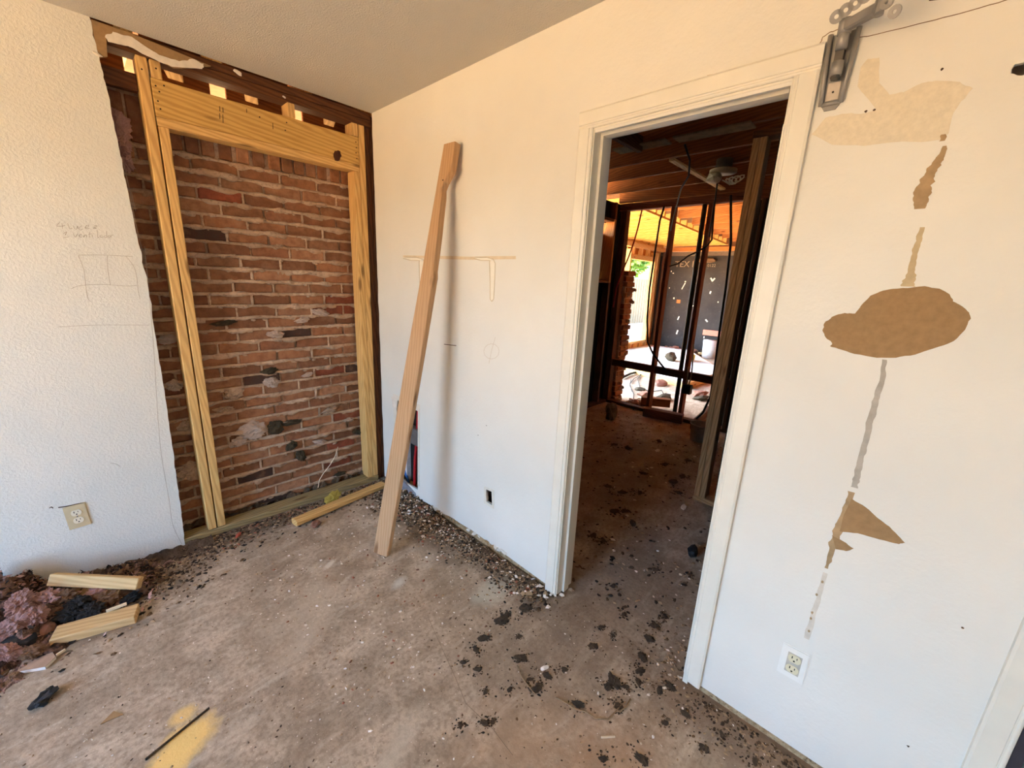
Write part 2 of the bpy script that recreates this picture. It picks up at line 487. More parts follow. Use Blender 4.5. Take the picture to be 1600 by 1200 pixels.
# ------------------------------------------------------------------ brick outer wall behind the stripped opening
def brick_mat():
    t = NT('brick_clay', 0.92, 0, 0.15)
    oi = t.n('ShaderNodeObjectInfo')
    v = t.vec('Object', rnd=True)
    a = t.noise(v, 28, 5, 0.65); b = t.noise(v, 9, 4, 0.6); g = t.noise(v, 160, 2)
    c = t.mix(t.ramp(a, (0.35, 0.45), (0.6, 0.0)), oi.outputs['Color'], s2l((86, 48, 32)), 'MIX')
    c = t.mix(t.ramp(b, (0.56, 0), (0.72, 0.5)), c, s2l((160, 122, 94)))
    t.bump(t.math('ADD', a, t.math('MULTIPLY', g, 0.4)), 0.5, 0.004)
    return t.col(c)
BRICK = brick_mat()
def mortar_mat():
    t = NT('mortar', 0.95, 0, 0.1)
    v = t.vec('World'); a = t.noise(v, 60, 5, 0.7); b = t.noise(v, 6, 4)
    t.bump(a, 0.9, 0.008)
    c = t.ramp(b, (0.3, s2l((166, 134, 108))), (0.7, s2l((206, 176, 150))))
    return t.col(t.mix(t.ramp(a, (0.3, 0.6), (0.5, 0)), c, s2l((98, 72, 58))))
MORTAR = mortar_mat()
def brick_mesh(seed, L=0.194, h=0.057, d=0.09):
    rnd = random.Random(seed)
    bm = bmesh.new(); bmesh.ops.create_cube(bm, size=1.0)
    bmesh.ops.scale(bm, vec=(L, d, h), verts=bm.verts)
    bmesh.ops.bevel(bm, geom=list(bm.edges), offset=0.0045, segments=1, affect='EDGES')
    for v in bm.verts:
        v.co += Vector([rnd.uniform(-.0016, .0016) for _ in range(3)])
    me = bpy.data.meshes.new('brick'); bm.to_mesh(me); bm.free(); me.materials.append(BRICK)
    return me
BR = [brick_mesh(i) for i in range(5)]
BRH = [brick_mesh(40 + i, L=0.092) for i in range(3)]
def brick_colour(rnd, dark=0.0):
    k = rnd.random()
    base = (152, 104, 74) if k < .5 else (140, 94, 68) if k < .78 else (162, 116, 86) if k < .955 else (146, 78, 56) if k < .982 else (76, 58, 50)
    f = rnd.uniform(.88, 1.1)
    return s2l(tuple(min(255, x * f) for x in base))
def put_brick(me, loc, rot, colour, parent):
    o = bpy.data.objects.new('brick', me); link(o)
    o.location = loc; o.rotation_euler = rot; o.color = colour
    o.parent = parent; o.matrix_parent_inverse = Matrix.Translation(-wloc(parent))
    return o
BY = 0.125                                               # inner face of the bricks
COURSE, ZB = 0.0672, 0.012
wall_brick = struct(MB().box((-1.75, BY + .012, 0), (0.35, BY + .088, 2.285)).build('wall_outer', MORTAR))
rnd = random.Random(11)
NC = 30
joints = []
for k in range(NC):
    z = ZB + COURSE * k + 0.0285
    x = -1.62 + (0.102 if k % 2 else 0.0) + rnd.uniform(-.012, .012)
    if k in (4, 9, 17, 22): x += 0.05
    while x < 0.24:
        put_brick(BR[rnd.randrange(5)], (x + .097, BY + .045 + rnd.uniform(-.004, .004), z + rnd.uniform(-.0015, .0015)),
                  (rnd.uniform(-.02, .02), rnd.uniform(-.008, .008), rnd.uniform(-.012, .012)), brick_colour(rnd), wall_brick)
        joints.append((x + .194 + .005, z))
        x += 0.204
zs = ZB + COURSE * NC + 0.002
x = -1.60
while x < 0.2:                                           # soldier course
    put_brick(BR[rnd.randrange(5)], (x + .03, BY + .045 + rnd.uniform(-.006, .006), zs + .1), (0, math.pi / 2, rnd.uniform(-.02, .02)),
              brick_colour(rnd), wall_brick)
    x += 0.0665 + (rnd.random() < .25) * 0.010
# mortar squeezed out of the joints
mb = MB()
for k in range(NC + 1):
    zc = ZB + COURSE * k - 0.005
    n = 170; rows = []
    for i in range(n + 1):
        xx = -1.6 + 1.85 * i / n
        f = noise.fractal((xx * 7, k * 3.7, 0), 0.9, 2.2, 4)
        g = noise.noise((xx * 22, k * 1.9, 5))
        pr = max(0.0, 0.009 + 0.024 * f + 0.010 * g)
        if f < -0.25: pr = 0.0
        dr = max(0, 0.004 + 0.026 * noise.noise((xx * 8, k * 2.3, 9)) + .010 * g)  # droop over the brick below
        rows.append([(xx, BY + .011, zc + .006), (xx, BY - pr * .7, zc + .006 + .012 * max(0, f) + .004 * g), (xx, BY - pr, zc - .001), (xx, BY - pr * .75, zc - .006 - dr), (xx, BY + .006, zc - .010 - dr)])
    vs = [p for r in rows for p in r]
    fs = [(i * 5 + j, i * 5 + j + 1, i * 5 + j + 6, i * 5 + j + 5) for i in range(n) for j in range(4)]
    mb.add(vs, fs)
for jx, jz in joints:
    r = random.random()
    if r < .3: continue
    pr = random.uniform(0, .008)
    vs = []; m = 5
    for i in range(m + 1):
        zz = jz - .031 + .062 * i / m; w = .006 + random.uniform(0, .005); q = max(0, pr + random.uniform(-.004, .004))
        vs += [(jx - w, BY + .01, zz), (jx - w * .5, BY - q, zz), (jx + w * .5, BY - q, zz), (jx + w, BY + .01, zz)]
    mb.add(vs, [(i * 4 + j, i * 4 + j + 1, i * 4 + j + 5, i * 4 + j + 4) for i in range(m) for j in range(3)])
ico = lump_mesh(3, 1, .35, 1.5); icv = [v.co.copy() for v in ico.vertices]; icf = [tuple(p.vertices) for p in ico.polygons]
for _ in range(1500):
    k = random.randrange(NC + 1); xx = random.uniform(-1.55, .2)
    if noise.fractal((xx * 7, k * 3.7, 0), 0.9, 2.2, 4) < -.1: continue
    sc_ = random.uniform(.0035, .0125); cz = ZB + COURSE * k - .008 + random.uniform(-.012, .006)
    an = random.uniform(0, 6.3)
    mb.add([(xx + (v.x * math.cos(an) - v.z * math.sin(an)) * sc_ * 1.5, BY - .004 + v.y * sc_ * .9, cz + (v.x * math.sin(an) * .5 + v.z * math.cos(an)) * sc_) for v in icv], icf)
so = mb.build('squeezed_mortar', MORTAR, wall_brick, True); so['kind'] = 'stuff'
PALE = plain('pale_mortar', (190, 166, 150), 0.95, bump=0.6, scale=60, var=0.2)
DARKM = plain('mossy_dirt', (76, 64, 46), 0.95, bump=0.8, scale=70, var=0.4)
for i, (u, v, sx, sz, m) in enumerate([(395, 672, .085, .055, PALE), (424, 597, .045, .032, PALE), (372, 690, .05, .03, PALE), (430, 668, .05, .045, DARKM), (421, 580, .045, .02, DARKM),
        (500, 488, .06, .02, PALE), (472, 500, .05, .016, PALE), (430, 522, .05, .022, PALE), (455, 696, .04, .028, DARKM), (470, 712, .03, .04, DARKM), (500, 690, .045, .014, PALE), (455, 660, .07, .016, DARKM),
        (515, 640, .06, .02, MORTAR), (545, 655, .04, .016, MORTAR), (560, 675, .05, .02, DARKM), (365, 615, .055, .03, MORTAR), (350, 640, .05, .018, MORTAR), (262, 530, .045, .025, PALE),
        (272, 602, .04, .03, PALE), (290, 665, .045, .03, MORTAR), (305, 735, .08, .06, MORTAR), (530, 740, .05, .012, DARKM), (350, 505, .06, .014, DARKM), (435, 385, .035, .012, MORTAR), (480, 585, .04, .012, PALE)]):
    p = wl(u, v, BY)
    lump('mortar_blob', BLOBS[i % 6], (p.x, BY + .004, p.z), (sx * .9, .034, sz), m, (0, random.uniform(-.4, .4), 0), wall_brick)

# ------------------------------------------------------------------ new framing in the opening (one nailed frame)
fy = 0.0125
frame = empty('stud_frame', (-0.55, fy + .04, 0), 'yellow pine opening frame with doubled studs and a wide header against the brick wall', 'framing')
ym = fy + 0.0445
def vstud(x0, z0, z1, mat=NEWWOOD, w=0.038, name='stud'):
    return board(name, (x0 + w / 2, ym, z0), (x0 + w / 2, ym, z1), w, 0.089, mat, frame, side=(1, 0, 0))
vstud(-1.086, 0.039, 2.362)
vstud(-1.042, 0.039, 2.098)
vstud(-0.082, 0.039, 2.362)
vstud(-0.122, 0.039, 2.098)
hd = board('header', (-1.045, fy + .019, 2.214), (-0.084, fy + .019, 2.214), 0.152, 0.038, HDRWOOD, frame, side=(0, 0, 1))
board('header_plate', (-1.045, ym, 2.118), (-0.084, ym, 2.118), 0.038, 0.089, NEWWOOD, frame, side=(0, 0, 1))
for x in (-1.040, -0.480, -0.124):
    board('cripple_stud', (x + .019, ym, 2.291), (x + .019, ym, 2.362), 0.038, 0.089, NEWWOOD, frame, side=(1, 0, 0))
bp_ = board('bottom_plate', (-1.205, ym - .008, 0.019), (-0.045, ym - .008, 0.019), 0.038, 0.089, PLATEWOOD, frame, side=(0, 0, 1))
bp_['label'] = 'weathered green-grey bottom plate'
NAIL = plain('nail_steel', (52, 44, 40), 0.5, 0.6)
nm = MB()
for x, z in ((-1.03, 2.26), (-1.02, 2.24), (-1.03, 2.2), (-1.025, 2.17), (-1.0, 2.27), (-.102, 2.26), (-.1, 2.23), (-.104, 2.2), (-.1, 2.17), (-.62, 2.25), (-.5, 2.22), (-.49, 2.26), (-1.07, 2.31), (-1.02, 2.33)):
    nm.cyl((x, fy - .0008, z), (x, fy + .01, z), .0035, 8)
nh = nm.build('nail_head', NAIL, frame); nh['kind'] = 'stuff'
kp = wl(527, 243, fy)
lump('knot', BLOBS[1], (kp.x, fy - .0005, kp.z), (.02, .003, .03), plain('dark_knot', (70, 36, 18), .7), (0, .3, 0), frame)
stp = MB()
for u_, v0_, v1_ in ((343, 166, 174), (343, 177, 186), (348, 168, 176), (348, 179, 192), (426, 192, 202), (385, 170, 176)):
    a_, b_ = wl(u_, v0_, fy), wl(u_ + .6, v1_, fy); stp.tube([a_, b_], .0018, 4)
stp.build('stamp_mark', NAIL, frame)['kind'] = 'stuff'
# old top plates, corner stud and blocking that stayed in the wall
old = empty('old_wall_framing', (-0.6, 0.06, 2.3), 'dark old top plates and corner stud left around the new yellow frame', 'framing')
board('top_plate', (-1.40, ym, 2.381), (0.0, ym, 2.381), 0.037, 0.089, OLDWOOD, old)
board('top_plate', (-1.40, ym, 2.420), (0.0, ym, 2.420), 0.037, 0.089, OLDWOOD, old)
board('corner_stud', (-0.020, ym + .012, 0.0), (-0.020, ym + .012, 2.362), 0.036, 0.089, OLDWOOD, old, side=(1, 0, 0))
board('corner_stud', (0.020, ym + .012, 0.0), (0.020, ym + .012, 2.43), 0.038, 0.089, OLDWOOD, old, side=(1, 0, 0))
board('blocking', (-1.35, .07, 2.262), (-1.088, .07, 2.262), 0.07, 0.038, OLDWOOD, old)
board('wall_stud', (-1.24, ym, 0.0), (-1.24, ym, 2.362), 0.038, 0.085, OLDWOOD, old, side=(1, 0, 0))
# torn strips of board left under the ceiling
strip = [wl(142, 30), wl(200, 50), wl(262, 75), wl(330, 103), wl(300, 106), wl(272, 106), wl(238, 88), wl(214, 76), wl(190, 66), wl(166, 60), wl(168, 88), wl(153, 90)]
so = prism('torn_board', [(p.x, min(p.z, H - .003)) for p in strip], [], 0.011, lambda a, b, d: (a, 0.0005 + d, b), KRAFT, wall_left)
so['label'] = 'brown torn paper strip under the ceiling'
pale = [wl(164, 58), wl(176, 50), wl(206, 58), wl(232, 76), wl(248, 86), wl(280, 96), wl(300, 92), wl(318, 100), wl(316, 108), wl(268, 104), wl(236, 90), wl(200, 72), wl(172, 66)]
pp = []
for a, b in zip(pale, pale[1:] + pale[:1]):
    pp += rough_line((a.x, a.z), (b.x, b.z), 5, 0.004, len(pp))[:-1]
prism('torn_plaster', pp, [], 0.004, lambda a, b, d: (a, -0.003 + d, b), GYPSUM, wall_left)['label'] = 'pale torn plaster face'
for u, v, s in ((372, 114, .02), (444, 152, .009), (152, 85, .014)):
    p = wl(u, v); lump('plaster_scrap', LUMPS[int(u) % 6], (p.x, -.002, p.z), (s, .004, s * .45), GYPSUM, (0, .35, 0), wall_left)
# attic timber glimpsed above the header
attic = empty('eave_rafters', (-0.6, 0.5, 2.5), 'pale rafter ends glimpsed through the gap above the header', 'framing')
for x in (-1.10, -0.78, -0.36, 0.02):
    board('rafter', (x, 0.02, 2.50), (x, 0.95, 2.46), 0.12, 0.038, NEWWOOD if x in (-0.78, -1.10) else ORANGEJ, attic)
for x, z in ((-0.95, 2.40), (-0.62, 2.40), (-0.2, 2.40)):
    board('lookout', (x, 0.12, z), (x + .12, 0.5, z - .03), 0.036, 0.06, NEWWOOD, attic)
gx = [on(1, .24, u_, v_).x for u_, v_ in ((208, 100), (340, 143), (462, 181))]
xs_ = [-1.7] + [q for g in gx for q in (g - .035, g + .035)] + [.12]
for k in range(0, len(xs_), 2):  # added boards block outdoor light, with gaps left for bright bits
    board('eave_light_block', (xs_[k], .24, 2.42), (xs_[k + 1], .24, 2.42), .28, .02, JOISTWOOD, attic)

# ------------------------------------------------------------------ leaning stud
FOOT, TOP = Vector((-0.462, -0.790, 0.012)), Vector((-0.034, -0.838, 2.118))
ax = (TOP - FOOT).normalized(); LEN = (TOP - FOOT).length
n1 = Vector((-1, 0, 0)); n1 = (n1 - ax * n1.dot(ax)).normalized()
wd = n1.cross(ax); wd = wd if wd.y < 0 else -wd           # across the wide face, towards the doorway
def lerp_tab(t, tab):
    for (a, b), (c, d) in zip(tab[:-1], tab[1:]):
        if t <= c: return b + (d - b) * (t - a) / (c - a)
    return tab[-1][1]
TWIST = [(0, .45), (.3, .45), (.52, .33), (.68, .14), (1, 0)]             # the stud is warped
RIGHT = [(0, .0445), (.70, .0445), (.716, .036), (.80, .024), (.89, .004), (.905, -.004), (.932, .034), (.938, .0445), (1, .0445)]   # long split along one edge
ts = [0, .1, .2, .3, .4, .5, .58, .64, .68, .70, .708, .716, .75, .8, .84, .88, .9, .915, .922, .929, .936, .94, .97, 1]
loc_v, loc_f = [], []
for t in ts:
    ph = lerp_tab(t, TWIST); wr_ = lerp_tab(t, RIGHT) + (random.uniform(-.002, .002) if .7 < t < .94 else 0)
    ch = .003
    for b, c in ((-.0445, -.019 + ch), (-.0445 + ch, -.019), (wr_ - ch, -.019), (wr_, -.019 + ch), (wr_, .019 - ch), (wr_ - ch, .019), (-.0445 + ch, .019), (-.0445, .019 - ch)):
        loc_v.append((t * LEN, b * math.cos(ph) - c * math.sin(ph), b * math.sin(ph) + c * math.cos(ph)))
for k in range(len(ts) - 1):
    for q in range(8):
        loc_f.append((k * 8 + q, k * 8 + (q + 1) % 8, (k + 1) * 8 + (q + 1) % 8, (k + 1) * 8 + q))
loc_f += [tuple(range(8))[::-1], tuple(range((len(ts) - 1) * 8, len(ts) * 8))]
lean = mesh_obj('leaning_stud', loc_v, loc_f, TANWOOD)
zc = ax.cross(wd)                                                        # local z; the front is where it faces n1
lean.matrix_world = Matrix.Translation(FOOT) @ Matrix((ax, wd, zc)).transposed().to_4x4()
bm = bmesh.new(); bm.from_mesh(lean.data); bmesh.ops.recalc_face_normals(bm, faces=bm.faces); bm.to_mesh(lean.data); bm.free()
tag(lean, 'long tan wooden stud leaning on the white wall, split edge below its top', 'timber')
qn = FOOT + ax * LEN * .918 + n1 * .0195 + wd * .002
nk = MB().cyl(qn, qn + n1 * .002, .004, 8).build('nail', NAIL); nk.parent = lean; nk.matrix_parent_inverse = lean.matrix_world.inverted()

# ------------------------------------------------------------------ things on the right wall (parts of it)
def wall_patch(name, pts_uv, mat, t=0.0007, seg=4, amp=0.002, plane='R', parent=None, label=None):
    pr = [(wr(*p).y, wr(*p).z) if plane == 'R' else (wl(*p).x, wl(*p).z) for p in pts_uv]
    pp = []
    for a, b in zip(pr, pr[1:] + pr[:1]): pp += rough_line(a, b, seg, amp, len(pp))[:-1]
    f = (lambda a, b, d: (-t + d, a, b)) if plane == 'R' else (lambda a, b, d: (a, -t + d, b))
    o = prism(name, pp, [], t, f, mat, parent or (wall_right if plane == 'R' else wall_left))
    if label: o['label'] = label
    return o
cloud = [(1285, 516), (1288, 505), (1300, 495), (1320, 489), (1336, 490), (1345, 478), (1360, 462), (1380, 454), (1410, 450), (1445, 447), (1468, 451), (1484, 460), (1489, 471), (1504, 479), (1514, 488), (1517, 498), (1508, 515), (1490, 533), (1460, 544), (1430, 554), (1400, 559), (1370, 559), (1335, 553), (1310, 545), (1297, 541), (1300, 536), (1290, 527)]
wall_patch('torn_patch', cloud, KRAFT, label='cloud-shaped patch of bare brown board paper')
wall_patch('torn_patch', [(1331, 779), (1352, 792), (1378, 814), (1400, 833), (1414, 848), (1405, 850), (1375, 843), (1340, 833), (1312, 830), (1318, 805)], KRAFT, label='triangular torn flap of brown paper')
wall_patch('torn_patch', [(1300, 836), (1318, 846), (1334, 857), (1322, 861), (1306, 858)], KRAFT, label='small torn flap of brown paper')
STAIN = plain('glue_stain', (196, 176, 140), 0.8, var=0.12)
STAIN2 = plain('grey_glue', (176, 168, 156), 0.8, var=0.15)
BROWNST = plain('brown_glue', (172, 144, 108), 0.8, var=0.2)
def smear(path, mat, name='glue_streak', amp=.35):
    pts = [wr(u, v) for u, v, w in path]
    L, R = [], []
    m = 7
    for i in range(len(path) - 1):
        for k in range(m):
            f = k / m
            p = pts[i].lerp(pts[i + 1], f); w = (path[i][2] * (1 - f) + path[i + 1][2] * f)
            q_ = (i * m + k) * .45; L.append((p.y + w * (1 + amp * 1.6 * noise.noise((q_, 1.3, p.z * 9))), p.z)); R.append((p.y - w * (1 + amp * 1.6 * noise.noise((q_, 7.9, p.z * 9))), p.z))
    prism(name, L + R[::-1], [], 0.0006, lambda a, b, d: (-0.0006 + d, a, b), mat, wall_right)
smear([(1476, 228, .004), (1470, 245, .007), (1455, 265, .010), (1447, 285, .012), (1440, 305, .013), (1435, 330, .009)], BROWNST)
smear([(1474, 210, .005), (1472, 222, .005)], BROWNST)
smear([(1442, 355, .004), (1434, 380, .006), (1428, 400, .005), (1424, 425, .007), (1420, 440, .012), (1418, 449, .014)], STAIN)
smear([(1382, 562, .005), (1379, 590, .005), (1370, 620, .006), (1362, 650, .007), (1352, 690, .007), (1345, 720, .006), (1338, 748, .007), (1334, 764, .007)], STAIN2)
smear([(1332, 769, .008), (1322, 800, .008), (1312, 825, .010), (1302, 850, .009), (1296, 875, .006), (1290, 890, .003)], BROWNST)
smear([(1290, 895, .005), (1280, 930, .006), (1270, 965, .006), (1258, 1003, .007)], plain('pale_glue', (214, 206, 192), .8))
for u, v in ((1285, 909), (1276, 929), (1269, 957), (1267, 966), (1264, 986)):
    p = wr(u, v); lump('glue_spot', LUMPS[u % 6], (-.0005, p.y, p.z), (.0015, .003, .005), BROWNST, (0, 0, 0), wall_right)
# smooth glossy filler and the bare sandy band over it
SAND = plain('bare_filler', (221, 210, 188), 0.55, var=0.06, scale=90, bump=.3)
wall_patch('filler_band', [(1268, 210), (1290, 184), (1315, 178), (1345, 178), (1370, 172), (1352, 150), (1340, 135), (1345, 105), (1356, 92), (1374, 90), (1374, 130), (1390, 148), (1412, 144), (1440, 130), (1462, 126), (1500, 128), (1520, 138), (1502, 158), (1490, 176), (1483, 205), (1478, 218), (1440, 222), (1400, 222), (1350, 228), (1300, 226)], SAND, t=0.0004, label='sandy yellow filler band beside the bracket')
# crack along the board joint near the ceiling
CRACK = plain('crack_line', (128, 100, 70), 0.9)
def wall_line(name, uv, r, mat, plane='R', parent=None, jitter=0.0):
    pts = []
    for u, v in uv:
        p = wr(u, v) if plane == 'R' else wl(u, v)
        pts.append(p)
    out = []
    for a, b in zip(pts[:-1], pts[1:]):
        for k in range(4):
            q = a.lerp(b, k / 4); q += Vector((0, random.uniform(-jitter, jitter), random.uniform(-jitter, jitter))) if plane == 'R' else Vector((random.uniform(-jitter, jitter), 0, random.uniform(-jitter, jitter)))
            out.append(q)
    out.append(pts[-1])
    return MB().tube(out, r, 5).build(name, mat, parent or (wall_right if plane == 'R' else wall_left))
wall_line('crack', [(1265, 78), (1281, 68), (1286, 58), (1298, 50), (1309, 46)], .0011, CRACK, jitter=.001)
wall_line('crack', [(1335, 59), (1355, 57), (1400, 46), (1450, 34), (1500, 21), (1560, 4), (1600, -8)], .0010, CRACK, jitter=.0005)
wall_line('crack', [(1105, 118), (1180, 101), (1262, 80)], .0007, plain('faint_line', (196, 168, 128), .9), jitter=.0004)
GOUGE = plain('gouge_dirt', (88, 66, 48), .9)
for a in ([(1452, 0), (1470, -2)], [(694, 538), (713, 540)]):
    wall_line('gouge', a, .0022, GOUGE)
for u, v in ((1353, 174), (1366, 172), (1504, 981), (1419, 1166), (760, 665), (747, 680), (1472, 108)):
    p = wr(u, v); lump('nail_hole', LUMPS[u % 6], (0, p.y, p.z), (.001, .0028, .0028), GOUGE, (0, 0, 0), wall_right)
PENCIL = plain('pencil_line', (160, 144, 126), .8, var=.1)
PENCIL2 = plain('faint_pencil_line', (190, 172, 148), .8, var=.1)
# circled mark in pencil
circ = [(768 + 12 * math.cos(a), 549 + 12 * math.sin(a)) for a in [i * .52 for i in range(13)]]
wall_line('pencil_mark', circ, .0007, PENCIL2); wall_line('pencil_mark', [(774, 527), (768, 548), (764, 568)], .0007, PENCIL2)
# ghost of a shelf: two paint ridges where brackets hung, and the line between
RIDGE_SHADE = plain('shaded_ridge', (204, 190, 162), .5, var=.04)  # tan ridge colour stands in for lines of shading
SHELFLINE = plain('shelf_line', (218, 200, 170), .8, var=.08)
def bracket_ghost(du, flip=0):
    arm = [(740 + du, 404), (752 + du, 407), (766 + du, 407)]
    leg = [(765 + du, 409), (766 + du, 440), (766 + du, 467), (768.5 + du, 471), (771.5 + du, 467), (773 + du, 440), (774 + du, 412), (771 + du, 405), (760 + du, 402), (742 + du, 402)]
    wall_line('bracket_ridge', arm + leg, .0024, RIDGE_SHADE)
    wall_patch('bracket_fill', [(766 + du, 408), (773 + du, 408), (772.5 + du, 440), (771 + du, 467), (768.5 + du, 470), (766.5 + du, 467), (766.5 + du, 440)], plain('paint_fill', (238, 232, 218), .5, var=.03), t=.0012, amp=.0004)
    wall_patch('bracket_fill', [(741 + du, 402.5), (768 + du, 403), (768 + du, 407), (752 + du, 406.5)], plain('paint_fill', (238, 232, 218), .5, var=.03), t=.0012, amp=.0004)
bracket_ghost(0); bracket_ghost(-110)
wall_patch('shelf_line', [(630, 399), (700, 400), (738, 401), (806, 400), (806, 405), (738, 406), (700, 405), (630, 402)], SHELFLINE, t=.0003, amp=.001)
# vent hole surround
VW = plain('vent_surround_paint', (224, 216, 200), .6, var=.06)
p_ = [(-0.165, 0.700), (-0.160, 0.10), (-0.2, 0.10), (-0.205, 0.665), (-0.462, 0.650), (-0.447, 0.12), (-0.466, 0.12), (-0.482, 0.694)]
prism('vent_surround', p_, [], .003, lambda a, b, d: (-.003 + d, a, b), VW, wall_right)
wall_patch('torn_edge', [(612, 620), (618, 616), (622, 622), (620, 640), (614, 636)], GYPSUM, t=.004, amp=.003)
pg = [(-1.100, .376), (-1.103, .272), (-1.184, .270), (-1.180, .384)]
prism('outlet_outline', pg, [jag([(-1.118, 0.362), (-1.120, 0.288), (-1.168, 0.285), (-1.160, 0.366)], 0.0015, 4)], .0012, lambda a, b, d: (-.0012 + d, a, b), VW, wall_right)
bx = MB().box((.05, -1.19, .25), (.052, -1.09, .39)); bx.build('box_back', plain('dark_box', (70, 44, 26), .8), wall_right)
# ragged edge of board along the floor of the right wall
for i in range(26):
    y = random.uniform(-1.3, -.45); lump('torn_paper', LUMPS[i % 6], (-.004, y, .03 + .02 * (-y - .4)), (.004, random.uniform(.008, .02), random.uniform(.004, .012)), GYPSUM if i % 3 else KRAFT, None, wall_right)

MB().box((.086, -.60, .04), (.099, -.06, .75)).build('cavity_dark_panel', BLACKB, wall_right)  # black panel added so the vent cavity looks dark
# pipes and duct inside the wall
def tube_thing(name, pts, r, mat, label, cat, n=8, group=None):
    o = MB().tube(pts, r, n).build(name, mat, None, True)
    return tag(o, label, cat, group)
RED, BLUE = plain('red_pipe_plastic', (176, 30, 36), .45), plain('blue_pipe_plastic', (52, 104, 166), .45)
tube_thing('water_pipe', [on(0, .045, 648, 778), on(0, .045, 648, 745), on(0, .045, 649, 715), on(0, .045, 652, 680), on(0, .045, 654, 640), on(0, .05, 655, 610)], .011, RED, 'red plastic water pipe inside the vent hole', 'pipe')
tube_thing('water_pipe', [on(0, .05, 641, 770), on(0, .05, 637, 750), on(0, .055, 632, 730), on(0, .06, 628, 705)], .011, BLUE, 'blue plastic water pipe inside the vent hole', 'pipe')
GALV = plain('galvanised_sheet', (128, 128, 130), .45, .6, var=.2, scale=14)
tag(MB().box((.016, -.47, .40), (.06, -.18, .50)).box((.02, -.47, .385), (.055, -.18, .40)).build('metal_strap', GALV), 'grey sheet metal crosspiece in the vent hole', 'bracket')
tag(MB().box((.05, on(0, .05, 634, 715).y - .012, .05), (.084, on(0, .05, 634, 715).y + .012, .40)).build('duct_flange', plain('white_flange', (206, 204, 206), .5)), 'pale upright strip behind the blue pipe in the vent hole', 'strip')
dm = jag([(-.16, .05), (-.20, .10), (-.30, .085), (-.42, .05), (-.44, .0), (-.36, .0), (-.25, .0), (-.17, .0)], .006, 5)
tag(prism('foil_duct', dm, [], .02, lambda a, b, d: (-.012 + d + .0 * a, a, b), plain('foil_grey', (166, 170, 180), .4, .4, var=.2)), 'crumpled pale foil duct end at the foot of the vent hole', 'duct')

# ------------------------------------------------------------------ outlets
IVORY, WHITEP = plain('ivory_plastic', (226, 216, 184), .35, var=.03), plain('white_plastic', (238, 236, 230), .3, var=.02)
ALMOND, SLOT = plain('almond_plastic', (206, 188, 152), .4, var=.06), plain('slot_dark', (40, 34, 28), .8)
BEIGE = plain('beige_receptacle', (232, 222, 200), .35, var=.03)
def plate_mesh(w, h, t):
    bm = bmesh.new(); bmesh.ops.create_cube(bm, size=1.0); bmesh.ops.scale(bm, vec=(w, h, t), verts=bm.verts)
    bmesh.ops.bevel(bm, geom=[e for e in bm.edges if all(v.co.z > 0 for v in e.verts)], offset=.0035, segments=2, affect='EDGES')
    me = bpy.data.meshes.new('plate'); bm.to_mesh(me); bm.free(); return me
def outlet(loc, mtx, label, plate_mat, rec_mat, tilt, cover=True):
    root = empty('wall_outlet', loc, label, 'outlet')
    base = Matrix.Translation(loc) @ mtx @ Matrix.Rotation(tilt, 4, 'Z')
    def add(name, me, mat, local, parent):
        me.materials.append(mat); o = bpy.data.objects.new(name, me); link(o); o.matrix_world = base @ local
        o.parent = parent; o.matrix_parent_inverse = (Matrix.Translation(-Vector(loc)) if parent is root else parent.matrix_world.inverted())
        return o
    add('plate', plate_mesh(.074, .117, .005), plate_mat, Matrix.Translation((0, 0, .0027)), root)
    def disc(r, cut, z0, z1, n=20):
        pts = []
        for i in range(n):
            a = 2 * math.pi * i / n; pts.append((r * math.cos(a), max(-cut, min(cut, r * math.sin(a)))))
        m = MB(); k = len(pts); m.add([(x, y, z0) for x, y in pts] + [(x, y, z1) for x, y in pts], [(i, (i + 1) % k, (i + 1) % k + k, i + k) for i in range(k)] + [tuple(range(k, 2 * k))])
        me = bpy.data.meshes.new('receptacle'); me.from_pydata([tuple(v) for v in m.v], [], m.f); return me
    for s in (-1, 1):
        rc = add('receptacle', disc(.0172, .0140, .004, .0075), rec_mat, Matrix.Translation((0, s * .0195, 0)), root)
        sl = MB().box((-.0078, .000, .0074), (-.0052, .009, .0079)).box((.0052, .001, .0074), (.0074, .008, .0079)).cyl((0, -.007, .0074), (0, -.007, .0079), .0028, 10)
        me = bpy.data.meshes.new('slot'); me.from_pydata([tuple(v) for v in sl.v], [], sl.f)
        add('slot', me, SLOT, Matrix.Translation((0, s * .0195, 0)), rc)
    if not cover:
        me = bpy.data.meshes.new('gap'); m = MB().box((-.0190, -.0365, .0052), (.0190, .0365, .0056)); me.from_pydata([tuple(v) for v in m.v], [], m.f)
        add('opening', me, plain('grey_gap', (196, 188, 174), .8), Matrix.Identity(4), root)
    else:
        me = bpy.data.meshes.new('screw'); m = MB().cyl((0, 0, .005), (0, 0, .0062), .003, 10); me.from_pydata([tuple(v) for v in m.v], [], m.f)
        add('screw', me, GALV, Matrix.Identity(4), root)
    return root
ML = Matrix(((1, 0, 0), (0, 0, -1), (0, 1, 0))).to_4x4()          # local z towards -y
MR = Matrix(((0, 0, -1), (-1, 0, 0), (0, 1, 0))).to_4x4()         # local z towards -x
outlet(tuple(wl(121, 806) + Vector((0, -.0005, 0))), ML, 'beige outlet plate with two sockets low on the left wall', ALMOND, BEIGE, 0.05)
outlet(tuple(wr(1240, 1036) + Vector((-.0005, 0, 0))), MR, 'white outlet plate with ivory sockets, low on wall right of the doorway', WHITEP, IVORY, 0.0, False)
wall_line('gouge', [(91, 793), (105, 791), (118, 788), (132, 785)], .0028, GOUGE, 'L')
wall_line('gouge', [(77, 794), (80, 792), (83, 794)], .0018, GOUGE, 'L')

